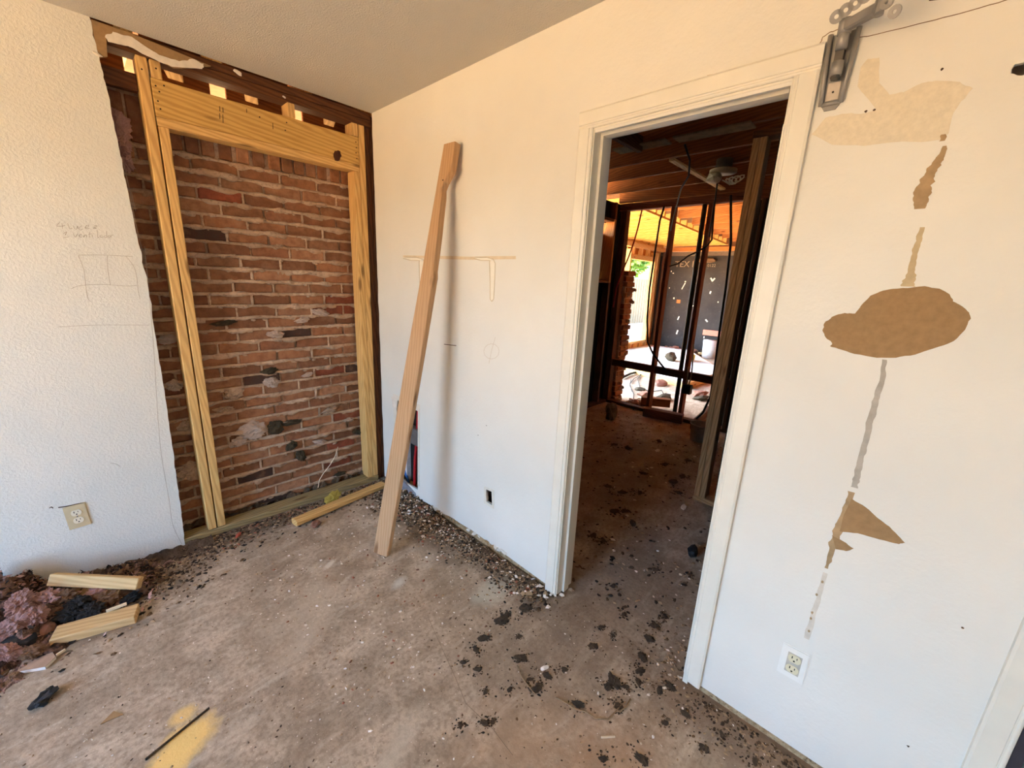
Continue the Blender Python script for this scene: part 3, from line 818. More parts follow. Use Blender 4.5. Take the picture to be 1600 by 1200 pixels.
# ------------------------------------------------------------------ pencil writing on the left wall
def hand(text_strokes, name='pencil_writing'):
    m = MB()
    for s in text_strokes:
        pts = [wl(u, v) for u, v in s]
        sm_ = []
        for i in range(len(pts) - 1):
            a, b = pts[max(i - 1, 0)], pts[min(i + 2, len(pts) - 1)]
            for k in range(4):
                t = k / 4
                p0, p1, p2, p3 = a, pts[i], pts[i + 1], b
                sm_.append(.5 * ((2 * p1) + (p2 - p0) * t + (2 * p0 - 5 * p1 + 4 * p2 - p3) * t * t + (3 * p1 - p0 - 3 * p2 + p3) * t ** 3))
        sm_.append(pts[-1])
        m.tube(sm_, .0008, 4)
    o = m.build(name, PENCIL, wall_left)
    return o
def W(x, y): return (60 + x / 8, 330 + y / 8)           # handwriting measured on an enlargement
hand([[W(265, 140), W(230, 185), W(290, 188), W(330, 180)], [W(295, 150), W(300, 190), W(305, 218)],                      # 4
      [W(365, 150), W(380, 195), W(400, 222), W(425, 210)],                                                            # l
      [W(440, 180), W(450, 215), W(475, 225), W(490, 185), W(497, 225)],                                               # u
      [W(545, 185), W(515, 200), W(520, 235), W(550, 225)],                                                            # c
      [W(575, 210), W(620, 195), W(625, 175), W(595, 185), W(590, 215), W(640, 215)],                                  # e
      [W(700, 180), W(735, 185), W(690, 200), W(725, 210), W(680, 218)],                                               # s
      [W(315, 280), W(350, 258), W(335, 300)], [W(312, 335), W(345, 325), W(382, 322)],                                # 1 with a foot
      [W(435, 275), W(460, 325), W(490, 280)],                                                                         # V
      [W(505, 310), W(540, 300), W(530, 285), W(510, 305), W(520, 325), W(550, 318)],                                  # e
      [W(560, 298), W(565, 325), W(580, 300), W(600, 300), W(602, 325)],                                               # n
      [W(640, 260), W(635, 320), W(650, 322)], [W(620, 290), W(665, 285)],                                             # t
      [W(675, 300), W(678, 322)], [W(735, 235), W(742, 325), W(755, 322)],                                             # i l
      [W(800, 300), W(770, 305), W(775, 325), W(805, 320), W(810, 325)],                                               # a
      [W(850, 305), W(825, 310), W(830, 330), W(852, 325)], [W(852, 250), W(855, 328)],                                # d
      [W(880, 305), W(865, 325), W(890, 330), W(900, 308), W(880, 305)],                                               # o
      [W(910, 300), W(912, 328)], [W(912, 305), W(935, 295)]])                                                         # r
hand([[W(500, 550), W(700, 545), W(900, 552), W(1060, 560), W(1180, 565)], [W(500, 555), W(570, 740), W(590, 920), W(620, 1090), W(660, 1130)],
      [W(860, 560), W(870, 740), W(900, 920)], [W(410, 970), W(500, 935), W(700, 915), W(900, 920), W(1080, 935), W(1230, 930)],
      [W(1090, 560), W(1180, 670), W(1225, 800), W(1250, 1000), W(1270, 1100)]], 'pencil_sketch')
hand([[(226, 385), (234, 470), (240, 540), (246, 640), (252, 710), (264, 780), (270, 820), (284, 850)]], 'pencil_line')
hand([[(205, 300), (212, 330)], [(90, 511), (150, 508), (232, 508)], [(172, 724), (182, 725), (187, 729)]], 'pencil_line')
hand([[(193, 255), (203, 300), (212, 350), (222, 390)]], 'pencil_line')

# ------------------------------------------------------------------ TV arm on the wall
STEEL = plain('mount_grey_paint', (150, 146, 142), .42, .35, var=.06, scale=40, spec=.5)
STEELD = plain('mount_dark_grey', (98, 92, 86), .5, .5, var=.08)
pl = [wr(1281, 172), wr(1310, 168), wr(1341, 60), wr(1300, 66)]
cy = -2.3575; zb, zt = 1.948, 2.118
mount = empty('tv_wall_mount', (0, cy, 1.95), 'grey steel television wall arm bolted high beside the door casing', 'wall mount')
def ply(z): f = (z - zb) / (zt - zb); return .020 + .008 * f
outl = []
for z in (zb, zt): outl.append(z)
prism('wall_plate', [(cy + ply(zb) , zb + .012), (cy + ply(zb) * .6, zb), (cy - ply(zb) * .6, zb), (cy - ply(zb), zb + .012), (cy - ply(zt), zt), (cy + ply(zt), zt)], [], -.004, lambda a, b, d: (-.001 + d, a, b), STEEL, mount)
for s in (-1, 1):
    MB().tube([(-.010, cy + s * ply(zb + .012), zb + .012), (-.012, cy + s * ply(zt), zt)], .0058, 8).build('side_rail', STEEL, mount, True)
MB().tube([(-.009, cy + ply(zb) * .95, zb + .014), (-.009, cy - ply(zb) * .95, zb + .014)], .005, 8).build('bottom_rail', STEEL, mount, True)
MB().box((-.0065, cy - .013, zb + .022), (-.005, cy + .013, zb + .062)).build('label_plate', plain('pale_sticker', (206, 194, 180), .6), mount)
MB().cyl((-.0064, cy, zb + .040), (-.0075, cy, zb + .040), .0025, 8).build('screw', NAIL, mount)
MB().cyl((-.028, cy - .002, zb + .068), (-.028, cy - .002, zb + .098), .0125, 16).build('hinge_barrel', STEEL, mount, True)
MB().cyl((-.028, cy - .002, zb + .125), (-.028, cy - .002, zb + .168), .0125, 16).build('hinge_barrel', STEEL, mount, True)
MB().box((-.026, cy - .009, zb + .066), (-.006, cy + .009, zb + .172)).build('hinge_bracket', STEELD, mount)
MB().cyl((-.028, cy - .002, zb + .06), (-.028, cy - .002, zb + .068), .009, 12).build('hinge_pin', STEELD, mount)
A0 = Vector((-.030, cy - .002, zb + .172)); A1 = on(0, -.115, 1374, 12)
dv = (A1 - A0); side = Vector((0, 0, 1)).cross(dv).normalized()
board('arm', A0, A1, .020, .024, STEEL, mount, side=side, bev=.004)
MB().cyl(A0 - Vector((0, 0, .016)), A0 + Vector((0, 0, .014)), .0145, 16).build('elbow', STEEL, mount, True)
MB().cyl(A1 - Vector((0, 0, .014)), A1 + Vector((0, 0, .014)), .010, 16).build('hinge_barrel', STEEL, mount, True)
def perforated(p0, p1, n, r, name):
    m = MB(); p0, p1 = Vector(p0), Vector(p1)
    t = (p1 - p0).normalized(); nn = (PC - p0).normalized(); nn = (Vector((-.8, .1, -.45)) - t * Vector((-.8, .1, -.45)).dot(t)).normalized(); b = t.cross(nn)
    for i in range(n):                                   # a chain of drilled rounds
        c = p0.lerp(p1, i / (n - 1)); K = 16
        o_ = [c + (t * math.cos(a) + b * math.sin(a)) * r for a in [2 * math.pi * k / K for k in range(K)]]
        i_ = [c + (t * math.cos(a) + b * math.sin(a)) * r * .32 for a in [2 * math.pi * k / K for k in range(K)]]
        vs = [q + nn * .0015 for q in o_] + [q + nn * .0015 for q in i_] + [q - nn * .0015 for q in o_] + [q - nn * .0015 for q in i_]
        fs = []
        for k in range(K):
            k2 = (k + 1) % K
            fs += [(k, k2, K + k2, K + k), (2 * K + k2, 2 * K + k, 3 * K + k, 3 * K + k2), (k2, k, 2 * K + k, 2 * K + k2), (K + k, K + k2, 3 * K + k2, 3 * K + k)]
        m.add(vs, fs)
    return m.build(name, STEEL, mount)
perforated(on(0, -.19, 1307, 26), on(0, -.19, 1352, -6), 4, .0125, 'screen_strip')
perforated(on(0, -.19, 1398, 18), on(0, -.19, 1385, 4), 2, .0115, 'screen_strip')
perforated(on(0, -.19, 1386, 4), on(0, -.19, 1392, -22), 3, .0115, 'screen_strip')
board('head_plate', on(0, -.13, 1372, 8), on(0, -.18, 1388, -4), .03, .004, STEEL, mount, side=(0, 0, 1), bev=.001)

# ------------------------------------------------------------------ rubbish by the brick and along the walls
ROOT2 = fl(595, 760, .03)
lyp0, lyp1 = fl(460, 816, .035), fl(598, 757, .022)
tim = MB()
ring = []
L_ = (lyp1 - lyp0); tx = L_.normalized(); sd = Vector((0, 0, 1)).cross(tx).normalized(); upv = tx.cross(sd)
for i in range(9):
    f = i / 8; c = lyp0 + L_ * f
    ring.append([c + sd * a * (1 + .06 * noise.noise((i, k, 0))) + upv * b for k, (a, b) in enumerate(((-.030, -.014), (-.020, -.020), (.022, -.020), (.032, -.010), (.030, .012), (.018, .020), (-.018, .020), (-.032, .010)))])
vs = [p for r in ring for p in r]
tim.add(vs, [(i * 8 + j, i * 8 + (j + 1) % 8, (i + 1) * 8 + (j + 1) % 8, (i + 1) * 8 + j) for i in range(8) for j in range(8)] + [tuple(range(8))[::-1], tuple(range(64, 72))])
mid = (lyp0 + lyp1) / 2
rot = Matrix((tx, sd, upv)).transposed().to_4x4(); inv = (Matrix.Translation(mid) @ rot).inverted()
to_ = mesh_obj('fallen_timber', [inv @ v for v in tim.v], tim.f, NEWWOOD)
to_.matrix_world = Matrix.Translation(mid) @ rot
tag(to_, 'rounded orange-yellow timber lying on the floor along the brick wall', 'timber')
BRKC = plain('broken_brick', (150, 104, 84), .95, var=.2, bump=.6, scale=40)
p = fl(494, 822); tag(lump('brick_fragment', lump_mesh(71, 2, .3, 1.2, True), (p.x, p.y, .017), (.036, .026, .022), BRKC, (.1, .2, .4)), 'pale broken brick chunk in front of the fallen timber end', 'brick')
p = fl(372, 838); tag(lump('brick_fragment', LUMPS[2], (p.x, p.y, .007), (.02, .014, .009), plain('red_chip', (168, 82, 60), .9)), 'small reddish brick chip before the bottom plate', 'brick')
YELI = plain('yellow_fibre', (206, 186, 96), .95, var=.25, bump=.8, scale=50)
p = fl(520, 778, .05); tag(lump('insulation_tuft', TUFTS[1], (p.x, p.y, .058), (.062, .028, .026), YELI, (0, 0, .5)), 'yellow fibre tuft lying on the timber by the brick wall', 'insulation')
wp = [wl(528, 698, .11), wl(524, 712, .10), wl(516, 726, .09), wl(505, 740, .085), wl(499, 750, .08), wl(497, 762, .06)]
tube_thing('white_wire', wp, .0026, plain('white_wire', (226, 212, 188), .5), 'thin cream wire hanging in front of the brick wall', 'wire')
p = fl(603, 866); tag(prism('paper_scrap', [(0, 0), (.028, .004), (.034, .03), (.02, .05), (.008, .03)], [], .0015, lambda a, b, d: (p.x - .02 + a, p.y - .012 + d - b * .15, .002 + b), GYPSUM), 'curled white plaster paper standing at the leaning stud foot', 'paper')

# insulation heap
def heap_mat():
    t = NT('insulation_mix', .97, 0, .1)
    v = t.vec('World'); a = t.noise(v, 9, 5, .65); b = t.noise(v, 45, 4, .7); d = t.noise(v, 14, 4, .6)
    c = t.ramp(a, (.36, s2l((56, 46, 40))), (.46, s2l((118, 88, 72))), (.56, s2l((158, 122, 108))), (.7, s2l((136, 108, 76))))
    c = t.mix(t.ramp(b, (.36, .7), (.52, 0)), c, s2l((48, 38, 32)))
    t.bump(b, 1.0, .02)
    return t.col(c)
HEAP = heap_mat()
PINK = plain('pink_fibre', (186, 144, 134), .97, var=.25, bump=.9, scale=45)
BRNF = plain('brown_fibre', (138, 104, 78), .97, var=.3, bump=.9, scale=45)
CHAR = plain('charred_paper', (48, 44, 42), .9, var=.35, bump=.6, scale=30)
def ground(x, y):                                        # heap profile
    h = 0
    for cx, cy_, r, q in ((-1.82, -.10, .17, .17), (-2.0, -.2, .25, .15), (-1.75, -.28, .17, .075), (-1.62, -.16, .20, .07), (-1.48, -.10, .16, .055), (-1.36, -.05, .10, .03), (-1.9, -.42, .16, .06), (-2.3, -.2, .25, .14)):
        h = max(h, q * math.exp(-((x - cx) ** 2 + (y - cy_) ** 2) / (r * r) * 1.2))
    return h
gv, gf = [], []
NX, NY = 150, 70
for i in range(NX + 1):
    for j in range(NY + 1):
        x = -2.5 + 1.32 * i / NX; y = -.62 + .612 * j / NY
        h = ground(x, y)
        nz = noise.fractal((x * 14, y * 14, 0), .8, 2.1, 5)
        h = h + (h * .55 + .012) * nz - .014
        gv.append((x, y, max(h, -.006)))
for i in range(NX):
    for j in range(NY):
        a = i * (NY + 1) + j; gf.append((a, a + NY + 1, a + NY + 2, a + 1))
hp_ = mesh_obj('insulation_heap', gv, gf, HEAP)
tag(hp_, 'heap of torn pink and brown insulation against the left wall', 'insulation', kind='stuff')
rf = random.Random(8)
for nm_, lab_, cols_, n_ in (('pink_fibre', 'pink fibre shreds strewn over the insulation heap', [(196, 152, 142), (180, 138, 126), (214, 174, 162)], 1500), ('dust_flake', 'dark dust flakes and brown shreds strewn over the insulation heap', [(60, 48, 40), (96, 74, 58), (140, 108, 80), (48, 40, 36)], 2600)):
    fv, ff, fc = [], [], []
    for _ in range(n_):
        x, y = rf.uniform(-2.3, -1.33), -abs(rf.gauss(0, .19)) - .012
        if nm_ == 'pink_fibre' and noise.noise((x * 7, y * 7, 2)) < -.05: continue
        z = ground(x, y)
        if z < .012 and rf.random() < .6: continue
        z += (z * .55 + .012) * noise.fractal((x * 14, y * 14, 0), .8, 2.1, 5) - .012
        L_ = rf.uniform(.006, .022); k = len(fv)
        d = Vector((rf.gauss(0, 1), rf.gauss(0, 1), rf.gauss(0, .5))).normalized() * L_; e = Vector((rf.gauss(0, 1), rf.gauss(0, 1), rf.gauss(0, .8))).normalized() * L_ * .45
        c0 = Vector((x, min(y, -.006), max(z, .004) + rf.uniform(0, .008)))
        q_ = [c0 - d, c0 + e, c0 + d, c0 - e]
        for v_ in q_: v_.y = min(v_.y, -.002); v_.z = max(v_.z, .002)
        fv += q_; ff.append((k, k + 1, k + 2, k + 3)); fc += [s2l(rf.choice(cols_))] * 4
    me = bpy.data.meshes.new(nm_); me.from_pydata([tuple(v_) for v_ in fv], [], ff); me.update()
    at_ = me.color_attributes.new('tint', 'FLOAT_COLOR', 'POINT'); at_.data.foreach_set('color', np.array(fc, dtype=np.float32).ravel())
    t_ = NT(nm_ + '_colour', .97, 0, .1); t_.col(t_.n('ShaderNodeAttribute', attribute_name='tint').outputs['Color'])
    me.materials.append(t_.m)
    tag(link(bpy.data.objects.new(nm_, me)), lab_, 'insulation', kind='stuff')
CL = [(70, 900, .06, 'b'), (95, 885, .045, 'b'), (50, 905, .05, 'p'), (30, 945, .055, 'p'), (75, 940, .06, 'p'), (20, 980, .06, 'p'), (55, 965, .05, 'p'), (100, 935, .045, 'b'), (150, 925, .04, 'p'),
      (120, 945, .05, 'c'), (140, 955, .045, 'c'), (165, 935, .045, 'b'), (185, 930, .035, 'b'), (10, 920, .05, 'b'), (15, 1020, .045, 'p'), (50, 1020, .035, 'b'), (110, 960, .04, 'c'), (205, 935, .035, 'c'), (150, 885, .035, 'b'), (85, 905, .04, 'c'), (220, 925, .03, 'b')]
nme = {'p': ('pink_insulation_clump', PINK, 'pink fibre clump on the insulation heap', 'pink clumps on the heap'), 'b': ('brown_insulation_clump', BRNF, 'dusty brown fibre clump on the insulation heap', 'brown clumps on the heap'), 'c': ('charred_clump', CHAR, 'dark charred clump on the insulation heap', 'dark clumps on the heap')}
for i, (u, v, s, k) in enumerate(CL):
    z = .06
    for _ in range(6):
        q = fl(u, v, z); z = .5 * z + .5 * (max(.012, ground(q.x, q.y)))
    if q.y > -.035: q.y = -.035
    nm_, mt_, lb_, gp_ = nme[k]
    tag(lump(nm_, TUFTS[i % 6], (q.x, q.y, q.z + .004), (s, s * random.uniform(.6, .9), s * random.uniform(.45, .65)), mt_), lb_, 'insulation', gp_)
# dark wrapped block and brick chunk at the front of the heap
p = fl(32, 1005, .03); tag(lump('charred_block', lump_mesh(5, 2, .16, 1.0, True), (p.x, p.y, .032), (.06, .045, .036), CHAR, (0, 0, -.5)), 'blackened square block at the front of the insulation heap', 'block')
p = fl(70, 984, .03); tag(lump('brick_fragment', lump_mesh(9, 2, .2, 1.0, True), (p.x, p.y, .028), (.036, .03, .026), BRKC, (.1, 0, .5)), 'brown brick chunk between the black block and wood offcut', 'brick')
# wood offcuts
a, b = fl(84, 1000, .02), fl(216, 962, .02)
o = board('wood_offcut', a + Vector((0, .02, .0)), b + Vector((0, .02, .0)), .085, .038, OFFCUT, None, side=(0, 1, 0), bev=.003); tag(o, 'thick yellow two-by-four offcut lying in front of the insulation heap', 'offcut')
a, b = fl(80, 905, .115), fl(219, 911, .075)
o = board('wood_offcut', a, b, .05, .036, OFFCUT, None, side=(0, .6, 1), bev=.003); tag(o, 'thin yellow offcut propped on top of the insulation heap', 'offcut')
a, b = fl(166, 955, .055), fl(198, 943, .055)
tag(board('wood_splinter', a, b, .012, .008, plain('splinter', (226, 204, 172), .7), None, bev=.001), 'small pale splinter behind the thick offcut', 'splinter')
a, b = fl(110, 925, .06), fl(190, 918, .06)
tag(board('board_scrap', a, b, .07, .012, KRAFT, None, side=(0, 1, .5)), 'brown board scrap under the propped thin offcut', 'scrap')
dp = [fl(28, 1054), fl(72, 1046), fl(88, 1030), fl(74, 1010), fl(45, 1022)]
o = prism('drywall_scrap', [(q.x, q.y) for q in dp], [], .0125, lambda a, b, d: (a, b, .001 + d), plain('drywall_face', (176, 146, 122), .9, var=.15), None)
tag(o, 'broken drywall piece with white edge on floor before the heap', 'drywall')
edge_ = MB()
for q0, q1 in ((dp[0], dp[1]), (dp[1], dp[2])):
    dn = Vector((q1.y - q0.y, q0.x - q1.x, 0)).normalized() * -.0008
    dn = dn if (PC - q0).dot(dn) > 0 else -dn
    edge_.add([q0 + dn + Vector((0, 0, .001)), q1 + dn + Vector((0, 0, .001)), q1 + dn + Vector((0, 0, .013)), q0 + dn + Vector((0, 0, .013))], [(0, 1, 2, 3)])
edge_.build('gypsum_edge', plain('white_gypsum', (238, 228, 216), .9), o)
a, b = fl(88, 1024, .01), fl(102, 1015, .01)
tag(board('wood_splinter', a, b, .01, .006, plain('splinter', (226, 204, 172), .7), None, bev=.001), 'pale splinter beside the broken drywall piece', 'splinter')
# black lump, thin scrap and metal strip on the open floor
p = fl(72, 1092); bk = lump('black_clod', lump_mesh(31, 3, .45, 1.6, True), (p.x, p.y, .014), (.042, .024, .018), plain('black_lump', (52, 52, 54), .7, var=.3), (0, 0, .75)); tag(bk, 'jagged black lump on the floor in front of the heap', 'lump')
p0, p1, p2 = fl(157, 1133), fl(178, 1112), fl(192, 1117)
tag(prism('board_scrap', [(q.x, q.y) for q in (p0, p1, p2)], [], .003, lambda a, b, d: (a, b, .001 + d), KRAFT), 'thin triangular brown scrap on the open floor', 'scrap')
a, b = fl(227, 1187, .005), fl(327, 1106, .005)
tag(board('metal_strip', a, b, .009, .004, plain('dark_strip', (66, 58, 54), .5, .3), None, bev=.001), 'narrow dark metal strip lying across the yellow sawdust', 'strip')

# dark clods trodden across the floor
CLOD = plain('dark_clod', (84, 70, 56), .95, var=.35, bump=.7, scale=60)
CLODS = [(821, 951, 4.2), (784, 971, 4.5), (792, 962, 3), (756, 998, 3.4), (744, 1015, 2.4), (724, 1035, 1.8), (746, 1046, 2.2), (811, 995, 1.8), (813, 1029, 3.6), (828, 1062, 1.6), (837, 1078, 3), (843, 1071, 2), (796, 1078, 1.6), (759, 1081, 1.6), (757, 1130, 2.2), (771, 1127, 1.6), (720, 1133, 1.7), (882, 1046, 2), (855, 1056, 2.6), (926, 1010, 2.9), (940, 980, 2), (975, 960, 2), (958, 993, 1.6), (1014, 998, 3.4), (1022, 978, 2.8), (1004, 1027, 3.4), (1000, 1049, 3.0), (997, 1066, 2), (960, 1066, 4.6), (950, 1073, 2.6), (978, 1073, 1.8), (1037, 963, 1.3), (1048, 1073, 2.8), (1031, 1079, 2.4), (904, 1101, 3), (965, 1103, 2.8), (1071, 1116, 2.4), (1039, 1130, 1.8), (1100, 1169, 2.2), (1002, 1186, 3), (943, 1186, 2), (958, 916, 2.2), (1024, 890, 2.4), (1078, 900, 1.4), (1128, 1148, 1.6), (785, 962, 1.6), (1180, 1190, 2),
         (1052, 753, 6), (1066, 745, 5), (1039, 726, 4.5), (981, 701, 6), (960, 695, 4.5), (972, 770, 5), (960, 799, 5), (989, 818, 4.2), (927, 837, 3.4), (943, 845, 3), (977, 799, 4), (1000, 770, 4), (950, 760, 4), (1030, 690, 5), (1075, 720, 4), (1005, 740, 4.4), (1060, 770, 4)]
for i, (u, v, s) in enumerate(CLODS):
    p = fl(u, v); s = s * .0078
    inr = p.x > .1
    tag(lump('dirt_clod', CRUMBS[i % 6], (p.x, p.y, s * .08), (s * .82, s * .52, s * .24), CLOD, (0, 0, random.uniform(0, 6.3))),
        'flat dark dirt clod on the floor beyond the doorway' if inr else 'flat dark dirt clod trodden onto the concrete before the doorway', 'clod',
        'clods beyond the doorway' if inr else 'clods on the near floor')
p = fl(1081, 868); tag(lump('black_scrap', lump_mesh(44, 2, .25, 1.1, True), (p.x, p.y, .03), (.05, .03, .036), plain('black_rubber', (34, 33, 34), .6), (.3, 0, .4)), 'black rubbery chunk on the floor inside the doorway, by its right side', 'scrap')
p = fl(1068, 793); tag(lump('paper_scrap', LUMPS[1], (p.x, p.y, .006), (.045, .018, .008), GYPSUM, (0, 0, .2)), 'long white scrap on the dark floor before the doubled studs', 'paper')
p = fl(1027, 705); tag(lump('paper_scrap', LUMPS[3], (p.x, p.y, .006), (.05, .02, .008), GYPSUM, (0, 0, .2)), 'white scrap far along the dark floor', 'paper')
p = fl(851, 1045); tag(lump('paper_scrap', LUMPS[4], (p.x, p.y, .005), (.020, .009, .006), plain('white_gypsum', (238, 228, 216), .9), (0, 0, -.3)), 'white chip beside a dark clod before the doorway', 'paper')
p0, p1 = fl(939, 1153), fl(961, 1152)
tag(board('wood_splinter', p0 + Vector((0, 0, .003)), p1 + Vector((0, 0, .003)), .006, .005, plain('splinter', (226, 204, 172), .7), None, bev=.001), 'pale splinter on bare floor before the doorway', 'splinter')
TW = plain('twine', (150, 124, 94), .9)
tw = [fl(u, v, .004) for u, v in ((868, 1090), (884, 1098), (898, 1108), (915, 1112), (930, 1122), (950, 1124), (962, 1112), (972, 1100), (962, 1096), (958, 1106), (968, 1112), (978, 1104), (985, 1092))]
tube_thing('twine', tw, .0028, TW, 'tangled tan twine on the floor before the doorway', 'twine', 5)
tw = [fl(u, v, .004) for u, v in ((808, 1040), (814, 1056), (824, 1070), (832, 1080), (836, 1084))]
tube_thing('twine', tw, .0022, TW, 'short tan string beside dark clods left of the doorway', 'twine', 5)
wall_crack = MB()
for path in ([(670, 965), (690, 1010), (710, 1060), (728, 1098), (770, 1140), (800, 1180)], [(915, 940), (950, 970), (985, 1000), (1030, 1040)]):
    pts = [fl(u, v, .0) + Vector((random.uniform(-.004, .004), random.uniform(-.004, .004), 0)) for u, v in path]
    wall_crack.tube(pts, .0008, 5)
wall_crack.build('floor_crack', plain('crack_dark', (112, 96, 80), .9), floor)

# loose debris: plaster chips, dirt flakes (nobody could count these)
def chip_mat():
    t = NT('loose_debris', .95, 0, .15)
    at = t.n('ShaderNodeAttribute', attribute_name='tint')
    return t.col(at.outputs['Color'])
CHIP = chip_mat()
PAL = {'w': [(222, 208, 190), (206, 188, 166), (232, 222, 210)], 'b': [(74, 58, 44), (60, 46, 36), (92, 72, 54), (110, 86, 64)], 'r': [(150, 96, 74), (136, 100, 80)], 't': [(166, 138, 106), (140, 116, 92)], 'k': [(44, 38, 33), (54, 46, 38)]}
dv_, df_, dc_ = [], [], []
rd = random.Random(5)
def chip(x, y, z, s, flat, kind):
    c = s2l(rd.choice(PAL[kind])); k = len(dv_)
    a = rd.uniform(0, 6.3); el = rd.uniform(.5, 1.0)
    ca, sa = math.cos(a), math.sin(a); tx_, ty_ = rd.uniform(-.4, .4) * flat, rd.uniform(-.4, .4) * flat
    hh = s * flat
    for q, (px, py, pz) in enumerate(((1, 0, 0), (.3, .8, 0), (-.9, .5, 0), (-.7, -.6, 0), (.4, -.8, 0), (.25, .15, 1), (-.35, -.1, .9))):
        px *= s * (1 + rd.uniform(-.25, .25)); py *= s * el * (1 + rd.uniform(-.25, .25))
        dv_.append((x + px * ca - py * sa, y + px * sa + py * ca, z + pz * hh + abs(tx_ * px + ty_ * py)))
        dc_.append(c)
    for f in ((0, 1, 5), (1, 2, 6, 5), (2, 3, 6), (3, 4, 5, 6), (4, 0, 5)):
        df_.append(tuple(i + k for i in f))
def drift_r(x, y): return .030 * math.exp(-((x) / .11) ** 2) * (.30 + 1.0 * math.exp(-((y + .42) / .22) ** 2))
def drift_z(x, y):
    h = drift_r(x, y); return max(0, h + (h * .7 + .004) * noise.fractal((x * 22, y * 22, 3), .8, 2.1, 5) - .006) if -.32 < x < 0 and -1.62 < y < -.06 else 0
def scatter(n, gx, gy, size, flat, mixk, z=0.0):
    for _ in range(n):
        x, y = gx(), gy()
        if x > 0.0 and not (-2.25 < y < -1.65) and x < .12: continue
        chip(x, y, z or drift_z(x, y), size * rd.uniform(.4, 1.5) ** 1.3, flat, rd.choice(mixk))
U, G = rd.uniform, rd.gauss
scatter(2600, lambda: U(-1.9, -.02), lambda: -abs(G(0, .10)) - .005, .0075, .5, 'bbbbbkttr')            # along the brick opening
scatter(2400, lambda: -abs(G(0, .09)) - .004, lambda: U(-1.62, -.05), .0064, .6, 'bbbbkktttwr')
scatter(2200, lambda: -abs(G(0, .10)) - .004, lambda: G(-.5, .3), .0058, .6, 'bbbbktttrw')             # along the right wall
scatter(1100, lambda: -abs(G(0, .10)) - .01, lambda: G(-.42, .16), .009, .7, 'bbbkttwr')               # pile by the vent hole
scatter(900, lambda: -abs(G(0, .07)) - .004, lambda: U(-2.95, -2.3), .005, .5, 'bbbtt')
scatter(2200, lambda: G(-1.45, .2), lambda: -abs(G(.12, .16)), .0080, .5, 'bbbbktt')                    # brown flakes by the heap
scatter(1500, lambda: U(-1.9, 0), lambda: U(-2.6, 0), .0032, .6, 'wwwtt')
scatter(1500, lambda: U(-1.9, 0), lambda: U(-2.7, 0), .0030, .35, 'bbtt')
scatter(420, lambda: U(-1.0, 0), lambda: U(-1.6, -.3), .0055, .7, 'wwtr')
scatter(420, lambda: U(-.7, .5), lambda: U(-2.3, -1.4), .0036, .3, 'bbbt')
for u_, v_, s_ in CLODS:
    p = fl(u_, v_); scatter(30, lambda: G(p.x, s_ * .009), lambda: G(p.y, s_ * .008), .0036 if p.x < .1 else .007, .4, 'bbbk')
scatter(150, lambda: G(-.02, .05), lambda: G(-1.56, .06), .012, .7, 'wtbb')
scatter(900, lambda: U(.14, 3.1), lambda: U(-2.2, -.1), .010, .35, 'kbbbbbtw')
scatter(160, lambda: G(.6, .2), lambda: G(-1.95, .2), .008, .5, 'wtttb')
scatter(200, lambda: G(.05, .12), lambda: G(-2.2, .06), .006, .6, 'wttbb')
me = bpy.data.meshes.new('floor_debris'); me.from_pydata(dv_, [], df_); me.update()
ca_ = me.color_attributes.new('tint', 'FLOAT_COLOR', 'POINT')
ca_.data.foreach_set('color', np.array(dc_, dtype=np.float32).ravel())
me.materials.append(CHIP)
deb = link(bpy.data.objects.new('floor_debris', me))
tag(deb, 'loose plaster chips and dirt flakes strewn over the concrete floor', 'debris', kind='stuff')
# low drifts of dirt against the walls, and behind the bottom plate
def drift(name, x0, x1, y0, y1, hfun, label):
    nx, ny = int(abs(x1 - x0) / .012) + 2, int(abs(y1 - y0) / .012) + 2
    vs, fs = [], []
    for i in range(nx + 1):
        for j in range(ny + 1):
            x = x0 + (x1 - x0) * i / nx; y = y0 + (y1 - y0) * j / ny
            h = hfun(x, y); h = h + (h * .7 + .004) * noise.fractal((x * 22, y * 22, 3), .8, 2.1, 5) - .006
            vs.append((x, y, max(h, -.004)))
    for i in range(nx):
        for j in range(ny):
            a = i * (ny + 1) + j; fs.append((a, a + ny + 1, a + ny + 2, a + 1))
    o = mesh_obj(name, vs, fs, DIRT); tag(o, label, 'dirt', kind='stuff')
    return o
def dirt_mat():
    t = NT('dirt_drift', .97, 0, .1)
    v = t.vec('World'); a = t.noise(v, 60, 5, .7); b = t.noise(v, 12, 4)
    t.bump(a, 1.0, .015)
    c = t.ramp(b, (.35, s2l((82, 66, 52))), (.65, s2l((122, 98, 78))))
    return t.col(t.mix(t.ramp(a, (.62, 0), (.72, .8)), c, s2l((172, 150, 126))))
DIRT = dirt_mat()
drift('dirt_drift', -.32, -.002, -1.62, -.06, drift_r, 'low drift of dirt and plaster along the foot of the right wall')
drift('dirt_drift', -1.62, -.05, fy + .075, BY + .01, lambda x, y: .05 + .035 * noise.noise((x * 6, 0, 1)), 'dark dirt filling the gap behind the bottom plate')
drift('dirt_drift', -1.62, -1.08, -.22, -.001, lambda x, y: .022 * math.exp(-(y / .1) ** 2), 'low drift of brown flakes by the sawn wall edge')
# pink fluff in the stud bay on the left
for i, (u, v, s) in enumerate(((185, 200, .05), (190, 225, .045), (198, 252, .035), (182, 185, .03))):
    p = wl(u, v, .085); lump('insulation_tuft', TUFTS[i % 6], (p.x - .01, .085, p.z), (s, .03, s * 1.2), PINK, None, wall_brick)

